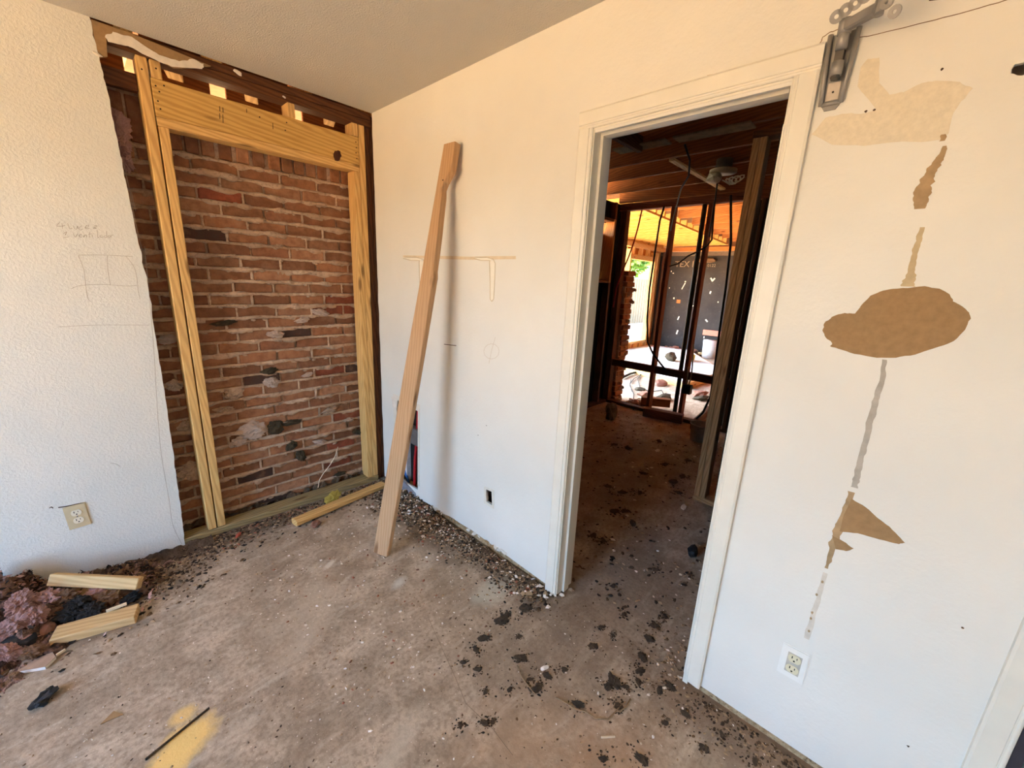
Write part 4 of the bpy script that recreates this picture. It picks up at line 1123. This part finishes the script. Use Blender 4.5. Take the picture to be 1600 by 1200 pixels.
# ------------------------------------------------------------------ the stripped room beyond the doorway
PX = 3.20                                                # face of the far partition
joists = empty('ceiling_joists', (1.6, -1.5, 2.5), 'bare brown ceiling joists over the stripped room beyond the doorway', 'joists')
for x in (0.35, 0.78, 1.12, 1.53, 1.93, 2.34, 2.84):
    board('joist', (x, -3.8, 2.53), (x, 0.1, 2.53), 0.14, 0.038, JOISTWOOD, joists)
so = board('nailing_strip', (1.95, -1.045, 2.452), (3.30, -1.045, 2.452), .018, .05, OFFCUT, joists); so['label'] = 'pale strip nailed across the joists'
for y0, y1, w in ((-.80, -1.2, .12), (-1.25, -1.72, .12)):
    board('plaster_strip', (1.53, y0, 2.452), (1.53, y1, 2.452), .012, w, plain('old_plaster', (132, 112, 82), .95, var=.3, scale=20), joists)
lo_ = board('blocking', (1.14, -1.0, 2.46), (1.52, -1.0, 2.46), .1, .038, OLDWOOD, joists); lo_ = board('blocking', (.8, -1.5, 2.46), (1.1, -1.5, 2.46), .1, .038, OLDWOOD, joists)
part = empty('partition_frame', (PX, -.7, 0), 'bare brown stud partition with a low rail at the far side of the dark room', 'framing')
board('bottom_plate', (PX + .045, .05, .019), (PX + .045, -3.8, .019), .038, .089, OLDWOOD, part)
board('top_plate', (PX + .045, .1, 2.36), (PX + .045, -3.8, 2.36), .038, .089, REDWOOD, part)
board('top_plate', (PX + .045, .1, 2.40), (PX + .045, -3.8, 2.40), .038, .089, REDWOOD, part)
board('top_beam', (PX - .02, .1, 2.48), (PX - .02, -3.8, 2.48), .12, .038, JOISTWOOD, part)
for y, mt in ((-.545, REDWOOD), (-.935, REDWOOD), (-1.42, OLDWOOD), (-1.85, OLDWOOD), (-2.3, OLDWOOD)):
    board('stud', (PX + .045, y, .038), (PX + .045, y, 2.34), .038, .089, mt, part, side=(0, 1, 0))
board('stud', (PX + .045, .062, .038), (PX + .045, .062, 2.34), .038, .089, OLDWOOD, part, side=(0, 1, 0))
board('stud', (PX + .045, .022, .038), (PX + .045, .022, 2.34), .038, .089, OLDWOOD, part, side=(0, 1, 0))
MB().tube([(PX + .05, -.862, .03), (PX + .05, -.862, 2.34)], .024, 10).build('conduit', plain('grey_green_pipe', (70, 68, 52), .6), part, True)['label'] = 'grey-green vertical pipe'
for y0, y1 in ((.003, -.527), (-.565, -.917), (-.955, -1.40)):
    board('rail', (PX + .045, y0, .535), (PX + .045, y1, .535), .085, .06, OLDWOOD, part, side=(0, 0, 1))
# doubled studs ending the hall partition
hall = empty('hall_partition', (1.48, -1.8, 0), 'doubled brown studs ending the hall partition just inside the doorway', 'framing')
HALLW = wood('hall_stud', (178, 134, 92), (132, 94, 60), gray=(150, 120, 88))
for y in (-1.764, -1.803):
    board('stud', (1.525, y, .038), (1.525, y, 2.36), .037, .089, HALLW, hall, side=(0, 1, 0))
board('bottom_plate', (1.525, -1.74, .019), (1.525, -3.8, .019), .038, .089, HALLW, hall)
board('top_plate', (1.525, -1.74, 2.38), (1.525, -3.8, 2.38), .038, .089, OLDWOOD, hall)
for y in (-2.2, -2.6, -3.0, -3.4): board('stud', (1.525, y, .038), (1.525, y, 2.36), .038, .089, OLDWOOD, hall, side=(0, 1, 0))
struct(MB().box((1.575, -3.9, 0), (1.60, -1.86, H)).build('wall_hall_light_stop', BLACKB))  # backing added to stop light leaking through the hall partition
struct(MB().box((PX + .1, -3.9, 0), (PX + .12, -1.36, H)).build('wall_dark_backing', BLACKB))  # black panel added to darken the view past the hall studs
struct(MB().box((1.60, -1.90, 0), (3.1, -1.88, H)).build('wall_dark_side', BLACKB))  # black panel stands in for the darkness beside the doubled studs
for x in (1.95, 2.4, 2.85): board('stud', (x, -1.855, .0), (x, -1.855, 2.36), .038, .05, OLDWOOD, hall, side=(1, 0, 0))
# outside wall of that room, black sheathing, with one small window
wz0, wz1, wx0, wx1 = 1.545, 2.18, 2.62, 2.955
wall_ext = struct(prism('wall_exterior', [(0.12, 0), (3.33, 0), (3.33, 2.42), (0.12, 2.42)], [[(wx0, wz0), (wx1, wz0), (wx1, wz1), (wx0, wz1)]], .02, lambda a, b, d: (a, .11 + d, b), BLACKB))
win2 = struct(empty('window_2', (2.8, .1, 1.85)))
board('frame_board', (wx1 + .004, .075, wz0 - .03), (wx1 + .004, .075, wz1 + .03), .16, .03, ORANGEJ, win2, side=(0, 1, 0))
board('frame_board', (wx0 - .01, .075, wz0 - .03), (wx0 - .01, .075, wz1 + .03), .16, .03, OLDWOOD, win2, side=(0, 1, 0))
board('frame_board', (wx0 - .1, .06, wz0 - .02), (wx1 + .02, .06, wz0 - .02), .1, .03, JOISTWOOD, win2, side=(0, 1, 0))
board('frame_board', (wx0 - .1, .06, wz1 + .02), (wx1 + .02, .06, wz1 + .02), .1, .03, OLDWOOD, win2, side=(0, 1, 0))
board('window_light_block', (wx0 - .05, .145, 1.80), (wx1 + .05, .145, 1.80), .52, .018, OLDWOOD, win2, side=(0, 0, 1))  # panel added outside to cut the daylight through this window
for x in (.5, .95, 1.4, 1.85, 2.25, 2.585, 3.0): board('stud', (x, .062, .04), (x, .062, 2.4), .038, .085, OLDWOOD, wall_ext, side=(1, 0, 0))
board('bottom_plate', (.12, .062, .019), (3.2, .062, .019), .038, .085, OLDWOOD, wall_ext)
# brick pier at the end of the outside wall
pier = tag(MB().box((PX + .115, -.02, 0), (PX + .30, .125, 1.64)).build('brick_pier', MORTAR), 'ragged brick pier left of the far stud partition', 'pier')
rp = random.Random(3)
for k in range(25):
    z = .006 + .0668 * k + .0285
    off = rp.uniform(-.012, .012)
    put_brick(BR[rp.randrange(5)], (PX + .21 + rp.uniform(-.02, .02), .010 + off, z), (0, 0, rp.uniform(-.05, .05)), brick_colour(rp), pier)
    put_brick(BR[rp.randrange(5)], (PX + .20 + (.0 if k % 2 else .02), .105 + off * .5, z), (0, 0, rp.uniform(-.04, .04)), brick_colour(rp), pier)
for i in range(16):
    lump('mortar_blob', TUFTS[i % 6], (PX + .16 + rp.uniform(0, .14), -.045 + rp.uniform(-.01, .01), rp.uniform(.05, 1.6)), (.03, .018, .02), MORTAR, None, pier)
board('corner_board', (PX + .1, .03, .04), (PX + .1, .03, 1.95), .03, .02, JOISTWOOD, part, side=(0, 1, 0))
# cables and wires
BLK, DRED = plain('black_cable', (30, 27, 26), .6), plain('red_cable', (168, 34, 26), .5)
tube_thing('cable', [on(0, PX - .03, u, v) for u, v in ((1003, 328), (997, 355), (990, 380), (982, 402), (972, 425), (963, 450), (958, 480))], .009, DRED, 'red cable slung diagonally across the partition top', 'cable')
tube_thing('cable', [on(0, PX - .04, u, v) for u, v in ((1038, 322), (1031, 345), (1024, 390), (1015, 450), (1011, 500), (1012, 535), (1020, 552), (1032, 568), (1040, 578))], .011, BLK, 'black cable hanging left of the first partition stud', 'cable')
tube_thing('cable', [on(0, PX - .02, u, v) for u, v in ((1046, 416), (1060, 412), (1075, 400), (1090, 393), (1104, 385), (1112, 375), (1114, 350), (1116, 325))], .009, BLK, 'black cable looping between the partition studs', 'cable')
tube_thing('cable', [on(0, PX - .03, u, v) for u, v in ((1142, 305), (1142, 340), (1142, 380), (1134, 450), (1124, 520), (1116, 580), (1110, 620), (1098, 645), (1082, 660))], .012, BLK, 'black cable hanging beside the doubled hall studs', 'cable')
tube_thing('cable', [on(2, 2.43, 1070, 226), on(2, 2.36, 1078, 250), on(2, 2.30, 1076, 275), on(2, 2.26, 1064, 295), on(0, 2.9, 1055, 330), on(0, 3.1, 1048, 360)], .007, BLK, 'thin black cable dangling from the joists', 'cable')
tube_thing('cable', [on(2, 2.395, 1126, 270), on(2, 2.36, 1121, 284), on(0, 2.6, 1118, 310), on(0, 2.7, 1112, 345), on(0, 2.8, 1108, 370)], .007, BLK, 'thin dark cable dangling below the ceiling box', 'cable')
p = on(0, PX - .03, 1074, 608)
jb = tag(MB().box((PX - .07, p.y - .045, p.z - .05), (PX - .005, p.y + .04, p.z + .05)).build('junction_box', BLK), 'black junction box hanging on the third partition stud', 'box')
MB().tube([(PX - .03, p.y - .01, p.z + .05), (PX - .03, p.y - .02, p.z + .2), (PX - .02, p.y + .01, p.z + .5)], .008, 6).build('cord', TW, jb)
MB().tube([(PX - .03, p.y + .02, p.z + .05), (PX - .03, p.y + .02, p.z + .25)], .007, 6).build('cord', TW, jb)
# ceiling box with dangling white wires
cb = on(2, 2.40, 1130, 268)
lt = empty('ceiling_box', cb, 'round pale ceiling box with loose white wires under the joists', 'fixture')
MB().cyl(cb + Vector((0, 0, .01)), cb + Vector((0, 0, .09)), .06, 18).build('box_body', plain('old_box', (110, 100, 84), .6), lt, True)
MB().cyl(cb + Vector((0, 0, -.012)), cb + Vector((0, 0, .012)), .10, 22).build('canopy', plain('canopy_cream', (196, 178, 138), .5), lt, True)
lump('socket', LUMPS[1], cb + Vector((-.02, .05, -.045)), (.075, .055, .035), plain('canopy_cream', (196, 178, 138), .5), None, lt)
wt = MB()
for k in range(5):
    a = k * .7; c0 = cb + Vector((.02 - .02 * k, -.03 - .03 * k, -.03))
    wt.tube([c0 + Vector((.03 * math.cos(t * .9 + a), .03 * math.sin(t * .9 + a), -.05 + .02 * math.sin(t * .9))) for t in range(8)], .005, 5)
wt.build('wire', plain('white_wire', (226, 212, 188), .5), lt)

# bucket and rag by the partition
BKT = plain('grey_bucket', (168, 168, 164), .5)
p = fl(1092, 688); bkx = Vector((p.x, p.y, 0))
bm_ = MB(); seg = 20
prof = [(.0, .004), (.085, .004), (.10, .17), (.106, .17), (.106, .18), (.098, .18), (.082, .012), (0, .012)]
vs = []; 
for r_, z_ in prof: vs += [(bkx.x + r_ * math.cos(2 * math.pi * i / seg), bkx.y + r_ * math.sin(2 * math.pi * i / seg), z_) for i in range(seg)]
bm_.add(vs, [(k * seg + i, k * seg + (i + 1) % seg, (k + 1) * seg + (i + 1) % seg, (k + 1) * seg + i) for k in range(len(prof) - 1) for i in range(seg)])
tag(bm_.build('bucket', BKT, None, True), 'pale grey bucket on the floor behind the doubled hall studs', 'bucket')
p = fl(953, 655); tag(lump('rag_bundle', lump_mesh(61, 3, .4, 1.4), (p.x, p.y, .085), (.075, .06, .11), plain('rag', (128, 112, 88), .95, var=.3), (0, .1, 0)), 'upright tan rag bundle at the left end of the partition', 'bundle')

# ------------------------------------------------------------------ the bright open room and what lies beyond
FX, LY = 8.5, 1.9
BLKW = NT('black_housewrap', .75, 0, .3)
v = BLKW.vec('World'); a = BLKW.noise(v, 2.2, 5); b = BLKW.noise(v, 14, 4, .7)
M['wrap'] = BLKW.col(BLKW.mix(BLKW.ramp(b, (.6, 0), (.75, .5)), BLKW.ramp(a, (.3, s2l((44, 40, 38))), (.7, s2l((66, 60, 55)))), s2l((120, 108, 98))))
wall_far = struct(MB().box((FX, -2.5, 0), (FX + .03, LY + .1, 2.22)).build('wall_far', M['wrap']))
board('cap_board', (FX + .02, LY + .1, 2.26), (FX + .02, -2.5, 2.26), .09, .06, plain('grey_board', (112, 98, 84), .9), wall_far)
board('wall_plate', (FX + .02, LY, 2.36), (FX + .02, -2.5, 2.36), .09, .09, ORANGEJ, wall_far)
def wall_text(s, y, z, size, mat, name='lettering'):
    cu = bpy.data.curves.new('lettering', 'FONT'); cu.body = s; cu.size = size; cu.extrude = .002
    o = bpy.data.objects.new(name, cu); link(o)
    bpy.context.view_layer.update()
    me = bpy.data.meshes.new_from_object(o.evaluated_get(bpy.context.evaluated_depsgraph_get()))
    bpy.data.objects.remove(o)
    me.materials.append(mat)
    o = bpy.data.objects.new(name, me); link(o)
    o.matrix_world = Matrix.Translation((FX - .004, y, z)) @ MR
    adopt(o, wall_far)
    return o
LET = plain('faded_lettering', (146, 130, 110), .9)
pz = on(0, FX, 1054, 417)
wall_text('TEX II', pz.y, pz.z, .19, LET)
pz = on(0, FX, 1105, 417); wall_text('0122', pz.y, pz.z, .09, LET)
HOLE = plain('bright_nick', (232, 220, 198), .8)
for i, (u, v, w, h, tl) in enumerate([(1068, 447, .02, .16, .4), (1071, 440, .03, .03, 0), (1112, 437, .03, .09, -.6), (1115, 437, .03, .08, .6), (1110, 457, .03, .06, .2), (1060, 471, .09, .08, 0), (1060, 497, .025, .09, .3), (1104, 501, .03, .07, -.8), (1058, 519, .03, .1, .2), (1078, 524, .02, .03, 0), (1100, 527, .02, .05, 0), (1053, 466, .03, .04, 0), (1089, 455, .02, .03, 0), (1083, 478, .02, .02, 0), (1122, 472, .02, .03, 0), (1049, 424, .02, .03, 0), (1052, 427, .03, .02, 0), (1046, 450, .02, .03, 0)]):
    p = on(0, FX, u, v); q = MB().box((-.004, -w / 2, -h / 2), (0.0, w / 2, h / 2), Matrix.Translation((FX, p.y, p.z)) @ Matrix.Rotation(tl, 4, 'X'))
    q.build('tear', HOLE if i != 5 else ORANGEJ, wall_far)
a, b = on(0, FX - .05, 1098, 519), on(0, FX - .05, 1122, 519)
tag(board('pink_board', (FX - .03, a.y, a.z), (FX - .03, b.y - .3, a.z), .12, .04, plain('pinkish_wood', (214, 142, 116), .8), None), 'pinkish board fixed across the black far wall', 'board')
tag(lump('brown_dome', LUMPS[0], on(0, FX - .08, 1103, 407), (.05, .24, .05), plain('dome', (104, 78, 52), .7), (0, 0, 0)), 'flat brown dome-like shape on the black far wall', 'plate')  # brown dome-like shape on the wall, no lamp
# left side of the open room: framed window opening, half open bays
winC = struct(empty('window_3', (7.4, LY, 1.1)))
w0, w1 = 6.88, 7.95
for x in (w0 - .05, w1 + .03, w1 + .16): board('frame_stud', (x, LY, 0), (x, LY, 2.25), .045, .12, NEWWOOD, winC, side=(1, 0, 0))
board('frame_head', (w0 - .05, LY, 2.10), (w1 + .05, LY, 2.10), .10, .12, NEWWOOD, winC)
board('frame_sill', (w0 - .05, LY, .225), (w1 + .05, LY, .225), .05, .14, NEWWOOD, winC)
for x in (7.02, 7.3, 7.62, 7.9): board('cripple_stud', (x, LY + .01, .0), (x, LY + .01, .2), .04, .1, NEWWOOD, winC, side=(1, 0, 0))
for x in (7.0, 7.35, 7.7): board('cripple_stud', (x, LY + .01, 2.15), (x, LY + .01, 2.3), .04, .1, NEWWOOD, winC, side=(1, 0, 0))
struct(MB().box((w0, LY + .07, 0), (FX, LY + .08, .2)).box((w0, LY + .07, 2.15), (FX, LY + .08, 2.4)).box((w1 + .05, LY + .07, .2), (FX, LY + .08, 2.15)).build('wall_patio', ORANGEJ))
plt = empty('patio_timber', (5, LY, 0), 'yellow pine posts and plate along the open side of the bright room', 'framing')
board('top_plate', (3.3, LY, 2.34), (FX, LY, 2.34), .09, .12, NEWWOOD, plt)
board('rim_board', (3.3, LY + .03, 2.48), (FX, LY + .03, 2.48), .20, .03, NEWWOOD, plt)
board('corner_post', (FX - .06, LY - .1, 0), (FX - .06, LY - .1, 2.3), .1, .12, OLDWOOD, plt, side=(1, 0, 0))
for x in (3.45, 5.1): board('post', (x, LY, 0), (x, LY, 2.3), .089, .089, NEWWOOD, plt, side=(1, 0, 0))
# its ceiling: yellow joists left of a long beam, orange ones to the right
cj = empty('patio_joists', (6, .5, 2.5), 'yellow and orange pine joists over the bright room beyond the partition', 'joists')
bA, bB = Vector((3.35, .07, 2.50)), Vector((8.5, .50, 2.50))
board('ribbon', bA + Vector((0, 0, -.052)), bB + Vector((0, 0, -.052)), .03, .03, YELLOWJ, cj)
for i in range(15):
    x = 3.6 + i * .345; f = (x - bA.x) / (bB.x - bA.x); yb = bA.y + (bB.y - bA.y) * f
    board('joist', (x, yb + .02, 2.50), (x, LY, 2.50), .14, .038, YELLOWJ, cj)
    if i % 2 == 0: board('joist', (x + .1, -2.6, 2.60), (x + .1, yb - .02, 2.60), .18, .038, ORANGEJ, cj)
# platform with a white sheet, and the floor's rubble
deck = empty('floor_platform', (5.9, .8, 0), 'low white platform with an orange timber edge in the bright room', 'platform')
d0, d1 = Vector((5.34, 1.0, 0)), Vector((4.86, -.36, 0)); d2, d3 = Vector((6.35, -.45, 0)), Vector((8.3, .9, 0)); d4, d5 = Vector((8.3, 1.84, 0)), Vector((5.4, 1.84, 0))
prism('sheet', [(q.x, q.y) for q in (d5, d0, d1, d2, d3, d4)], [], .01, lambda a, b, d: (a, b, .09 + d), plain('white_sheet', (226, 222, 214), .7), deck)
board('edge_timber', d0 + Vector((-.02, 0, .045)), d1 + Vector((-.02, 0, .045)), .088, .038, NEWWOOD, deck)
board('edge_timber', d1 + Vector((0, -.02, .045)), d2 + Vector((0, -.02, .045)), .088, .038, NEWWOOD, deck)
board('edge_timber', d2 + Vector((0, -.02, .045)), d3 + Vector((0, -.02, .045)), .088, .038, NEWWOOD, deck)
for u, v, m_, s, lb in ((1048, 562, DARKM, (.12, .1, .1), 'brown rubble lump on the white platform'), (1078, 562, YELI, (.16, .08, .1), 'yellow crumpled bag on the white platform'),):
    p = fl(u, v, .12); tag(lump('rubble_lump', LUMPS[u % 6], (p.x, p.y, .10 + s[2] * .7), s, m_), lb, 'rubble')
p = fl(1108, 553, .1); q = MB(); seg = 16
q.tube([(8.2, .42, .0), (8.2, .42, .40)], [.14, .16], seg)
tag(q.build('paint_bucket', plain('white_bucket', (226, 222, 214), .5), None, True), 'white bucket at the foot of the black far wall', 'bucket')
RUB = [(1005, 618, .08, BRKC, 'reddish rubble on the pale floor left of the first partition stud'), (1032, 602, .09, BRKC, 'broken brick rubble on the pale floor between partition studs'), (1038, 625, .09, DARKM, 'dark flat rubble lump behind the second partition stud'), (1092, 618, .10, BRKC, 'brown rubble lump right of the third partition stud'), (1000, 610, .06, DARKM, 'dark small lump beside the thin wires'), (1095, 625, .08, DARKM, 'dark rubble scrap right of the third partition stud'), (1062, 592, .05, DARKM, 'small dark scrap behind the rail')]
for i, (u, v, s, m_, lb) in enumerate(RUB):
    p = fl(u, v); tag(lump('rubble_lump', LUMPS[i % 6], (p.x, p.y, s * .3), (s * 1.4, s, s * .5), m_), lb, 'rubble')
a, b = fl(1000, 645, .05), fl(1060, 658, .05)
tag(board('old_beam', a + Vector((.1, 0, 0)), b + Vector((.12, 0, 0)), .1, .1, REDWOOD, None), 'dark reddish beam lying behind the partition plate', 'beam')
a, b = fl(992, 640, .05), fl(1012, 640, .06)
tag(board('old_beam', a + Vector((.35, .1, .03)), b + Vector((.4, -.1, .03)), .1, .09, JOISTWOOD, None), 'short brown beam end lying by the first partition stud', 'beam')
for i in range(14):
    u = random.uniform(965, 1000); v = random.uniform(622, 640); p = fl(u, v)
    if p.x < PX + .12: p.x = PX + .15 + random.uniform(0, .2)
    s = random.uniform(.03, .06); tag(lump('brick_rubble', LUMPS[i % 6], (p.x, p.y, s * .5), (s, s * .8, s * .6), BRKC if i % 2 else MORTAR), 'broken masonry lump at the foot of the brick pier', 'rubble', 'masonry lumps by the pier')
for i in range(26):
    y = random.uniform(-.2, 1.6); s = random.uniform(.05, .11)
    if random.random() < .0: continue
    tag(lump('wall_rubble', LUMPS[i % 6], (FX - random.uniform(.1, .25), y, s * .45 + random.uniform(0, .06)), (s, s, s * .6), random.choice([BRKC, DARKM, OFFCUT, MORTAR])), 'rubble lump piled along the foot of the black wall', 'rubble', 'rubble along the black wall')
for k, path in enumerate(([(988, 612), (984, 600), (990, 592), (1000, 586), (1006, 580)], [(990, 640), (990, 615), (984, 602), (986, 592)], [(1004, 583), (996, 592), (1000, 605), (1015, 612), (1034, 610), (1037, 616)])):
    tube_thing('thin_wire', [fl(u, v, .02) for u, v in path], .006, BLK, ('thin wire curving over the platform edge', 'thin wire lying beside the brick pier rubble', 'long thin wire looping over the pale floor')[k], 'wire', 5)
tube_thing('black_hose', [fl(u, v, .03) for u, v in ((972, 590), (985, 584), (1000, 580), (1016, 584), (1034, 580), (1042, 580))], .02, BLK, 'black hose lying along the platform edge', 'hose')
tag(board('dark_lumber', fl(1082, 665, .04), fl(1108, 640, .06), .09, .05, OLDWOOD, None), 'dark broken lumber right of the third partition stud', 'timber')

# outdoors through that opening: yard, fence, tree
def soil():
    t = NT('yard_soil', .95, 0, .1)
    v = t.vec('World'); a = t.noise(v, .7, 5); b = t.noise(v, 8, 4)
    c = t.ramp(a, (.3, s2l((192, 146, 94))), (.7, s2l((216, 169, 112))))
    t.bump(b, .5, .03)
    return t.col(t.mix(t.ramp(b, (.4, .4), (.6, 0)), c, s2l((150, 116, 80))))
yard = struct(MB().box((-40, -40, -.3), (40, 40, -.16)).build('ground', soil()))
p0, p1 = Vector((7.5, 5.2, 0)), Vector((15, 5.2, 0))
fence = empty('yard_fence', (10.5, 5.2, 0), 'weathered wooden yard fence seen through the bright room window', 'fence')
FW = wood('fence_board', (128, 108, 80), (84, 68, 48), False)
for i in range(46):
    x = 6.0 + i * .2
    board('slat', (x, 5.2, -.12), (x, 5.2, 1.78), .17, .02, FW, fence, side=(1, 0, 0), bev=0)
for z in (.3, 1.5): board('fence_rail', (6, 5.24, z), (15.2, 5.24, z), .09, .04, FW, fence, bev=0)
pw = tag(MB().box((6.4, 3.7, -.16), (15, 3.9, .28)).build('patio_curb', plain('pale_curb', (206, 204, 202), .9)), 'pale low curb in front of the yard fence', 'curb')
LEAFM = []
for i, c in enumerate(((120, 150, 48), (92, 128, 40), (150, 172, 62))):
    t = NT('leaf_%d' % i, .6); LEAFM.append(t.col(s2l(c)))
    t.b.inputs['Transmission Weight'].default_value = 0.0
def tree(loc, r, h, label):
    root = empty('tree', loc, label, 'tree')
    MB().tube([loc + Vector((0, 0, 0)), loc + Vector((.1, .05, h * .4)), loc + Vector((0, .1, h * .8))], [.12, .09, .04], 8).build('trunk', OLDWOOD, root, True)
    for m_ in LEAFM:
        b = MB()
        for _ in range(2600):
            d = Vector((random.gauss(0, 1), random.gauss(0, 1), random.gauss(0, 1))).normalized() * r * random.uniform(.35, 1) ** .6
            c = loc + Vector((0, 0, h)) + Vector((d.x, d.y, d.z * .8)); s = random.uniform(.10, .18)
            e1 = Vector((random.gauss(0, 1), random.gauss(0, 1), random.gauss(0, 1))).normalized(); e2 = e1.orthogonal().normalized()
            b.add([c - e1 * s, c + e2 * s * .5, c + e1 * s, c - e2 * s * .5], [(0, 1, 2, 3)])
        lo = b.build('foliage', m_, root); lo['kind'] = 'stuff'
tree(Vector((10.6, 7.6, -.16)), 2.3, 3.7, 'bright green leafy tree rising behind the yard fence')  # both crowns sized and placed to shade the fence and yard
tree(Vector((15.6, 7.8, -.16)), 2.2, 3.4, 'second green tree farther along behind the yard fence')
# light yellow-green creeper on the fence
cr = MB()
for _ in range(900):
    c = Vector((random.gauss(11.6, .35), 5.12 - random.uniform(0, .12), random.uniform(-.1, 1.5))); s = random.uniform(.05, .1)
    e1 = Vector((random.gauss(0, 1), random.gauss(0, .5), random.gauss(0, 1))).normalized(); e2 = e1.orthogonal().normalized()
    cr.add([c - e1 * s, c + e2 * s * .5, c + e1 * s, c - e2 * s * .5], [(0, 1, 2, 3)])
tag(cr.build('creeper', LEAFM[2]), 'yellow-green creeper climbing the yard fence', 'plant', kind='stuff')

# unseen roof added to darken the attic, its deep patio eave blocking sun
ROOF = plain('roof_deck', (120, 84, 54), .9)
roof = struct(MB().box((-4.6, -4.7, 2.92), (3.3, 1.40, 3.0)).box((-4.6, 1.38, 2.56), (3.3, 1.41, 3.0)).box((3.3, -4.7, 2.92), (9.2, 4.3, 3.0)).box((-4.6, .25, 2.56), (3.3, 1.38, 2.575)).build('roof', ROOF))
struct(MB().box((-4.0, -4.0, H + .05), (-3.9, .2, 2.92)).box((-4.0, -4.05, H + .05), (9.2, -4.0, 2.92)).box((9.1, -4.0, 2.3), (9.2, 2.4, 2.92)).build('wall_gable', ROOF))
struct(MB().box((3.3, -2.72, 0), (FX, -2.62, 2.9)).build('wall_light_block', ORANGEJ))  # unseen wall added to cut light entering the bright room
struct(MB().box((.12, -4.0, 0), (3.2, -3.92, H)).build('wall_end', BLACKB))
struct(MB().box((-3.9, .115, 0), (-1.7, .2, H)).build('wall_outer_side', ROOF))

# ------------------------------------------------------------------ tell the repeats apart by their distance from a landmark
ORD = ['nearest', '2nd nearest', '3rd nearest'] + ['%dth nearest' % i for i in range(4, 60)]
def rank_labels(prefix, text, marks):
    obs = [o for o in bpy.data.objects if o.parent is None and o.name.split('.')[0] == prefix]
    rk = {}
    for mname, mp in marks:
        for i, o in enumerate(sorted(obs, key=lambda q: (Vector((q.location.x, q.location.y, 0)) - mp).length)):
            rk.setdefault(o.name, []).append((i, mname))
    for o in obs:
        i, mname = min(rk[o.name])
        o['label'] = '%s, %s to %s' % (text, ORD[i], mname)
for o in bpy.data.objects:
    if o.name.split('.')[0] == 'dirt_clod' and o.get('group') == 'clods beyond the doorway': o.name = 'floor_clod'
rank_labels('dirt_clod', 'dark dirt clod on concrete', [('left casing foot', Vector((0, -1.6, 0))), ('right casing foot', Vector((0, -2.29, 0))), ('the twine', fl(965, 1105)), ('the leaning stud', Vector((-.46, -.79, 0)))])
rank_labels('floor_clod', 'dark clod on the dim floor', [('the doubled studs', Vector((1.5, -1.76, 0))), ('left door jamb', Vector((.1, -1.65, 0))), ('the far partition', Vector((3.2, -.7, 0)))])
hm = [('the propped thin offcut', fl(150, 908, .09)), ('the thick offcut', fl(150, 980)), ('the black square block', fl(32, 1005, .03)), ('the wall outlet', Vector((-1.56, 0, 0)))]
rank_labels('pink_insulation_clump', 'pink fibre clump', hm)
rank_labels('brown_insulation_clump', 'dusty brown fibre clump', hm)
rank_labels('charred_clump', 'dark charred clump', hm)
rank_labels('brick_rubble', 'masonry lump at the pier foot', [('the first partition stud', Vector((PX, -.545, 0))), ('the brick pier', Vector((PX + .2, .05, 0)))])
rank_labels('wall_rubble', 'rubble at the black wall foot', [('the window corner', Vector((FX, LY, 0))), ('the white bucket', Vector((8.2, .42, 0)))])
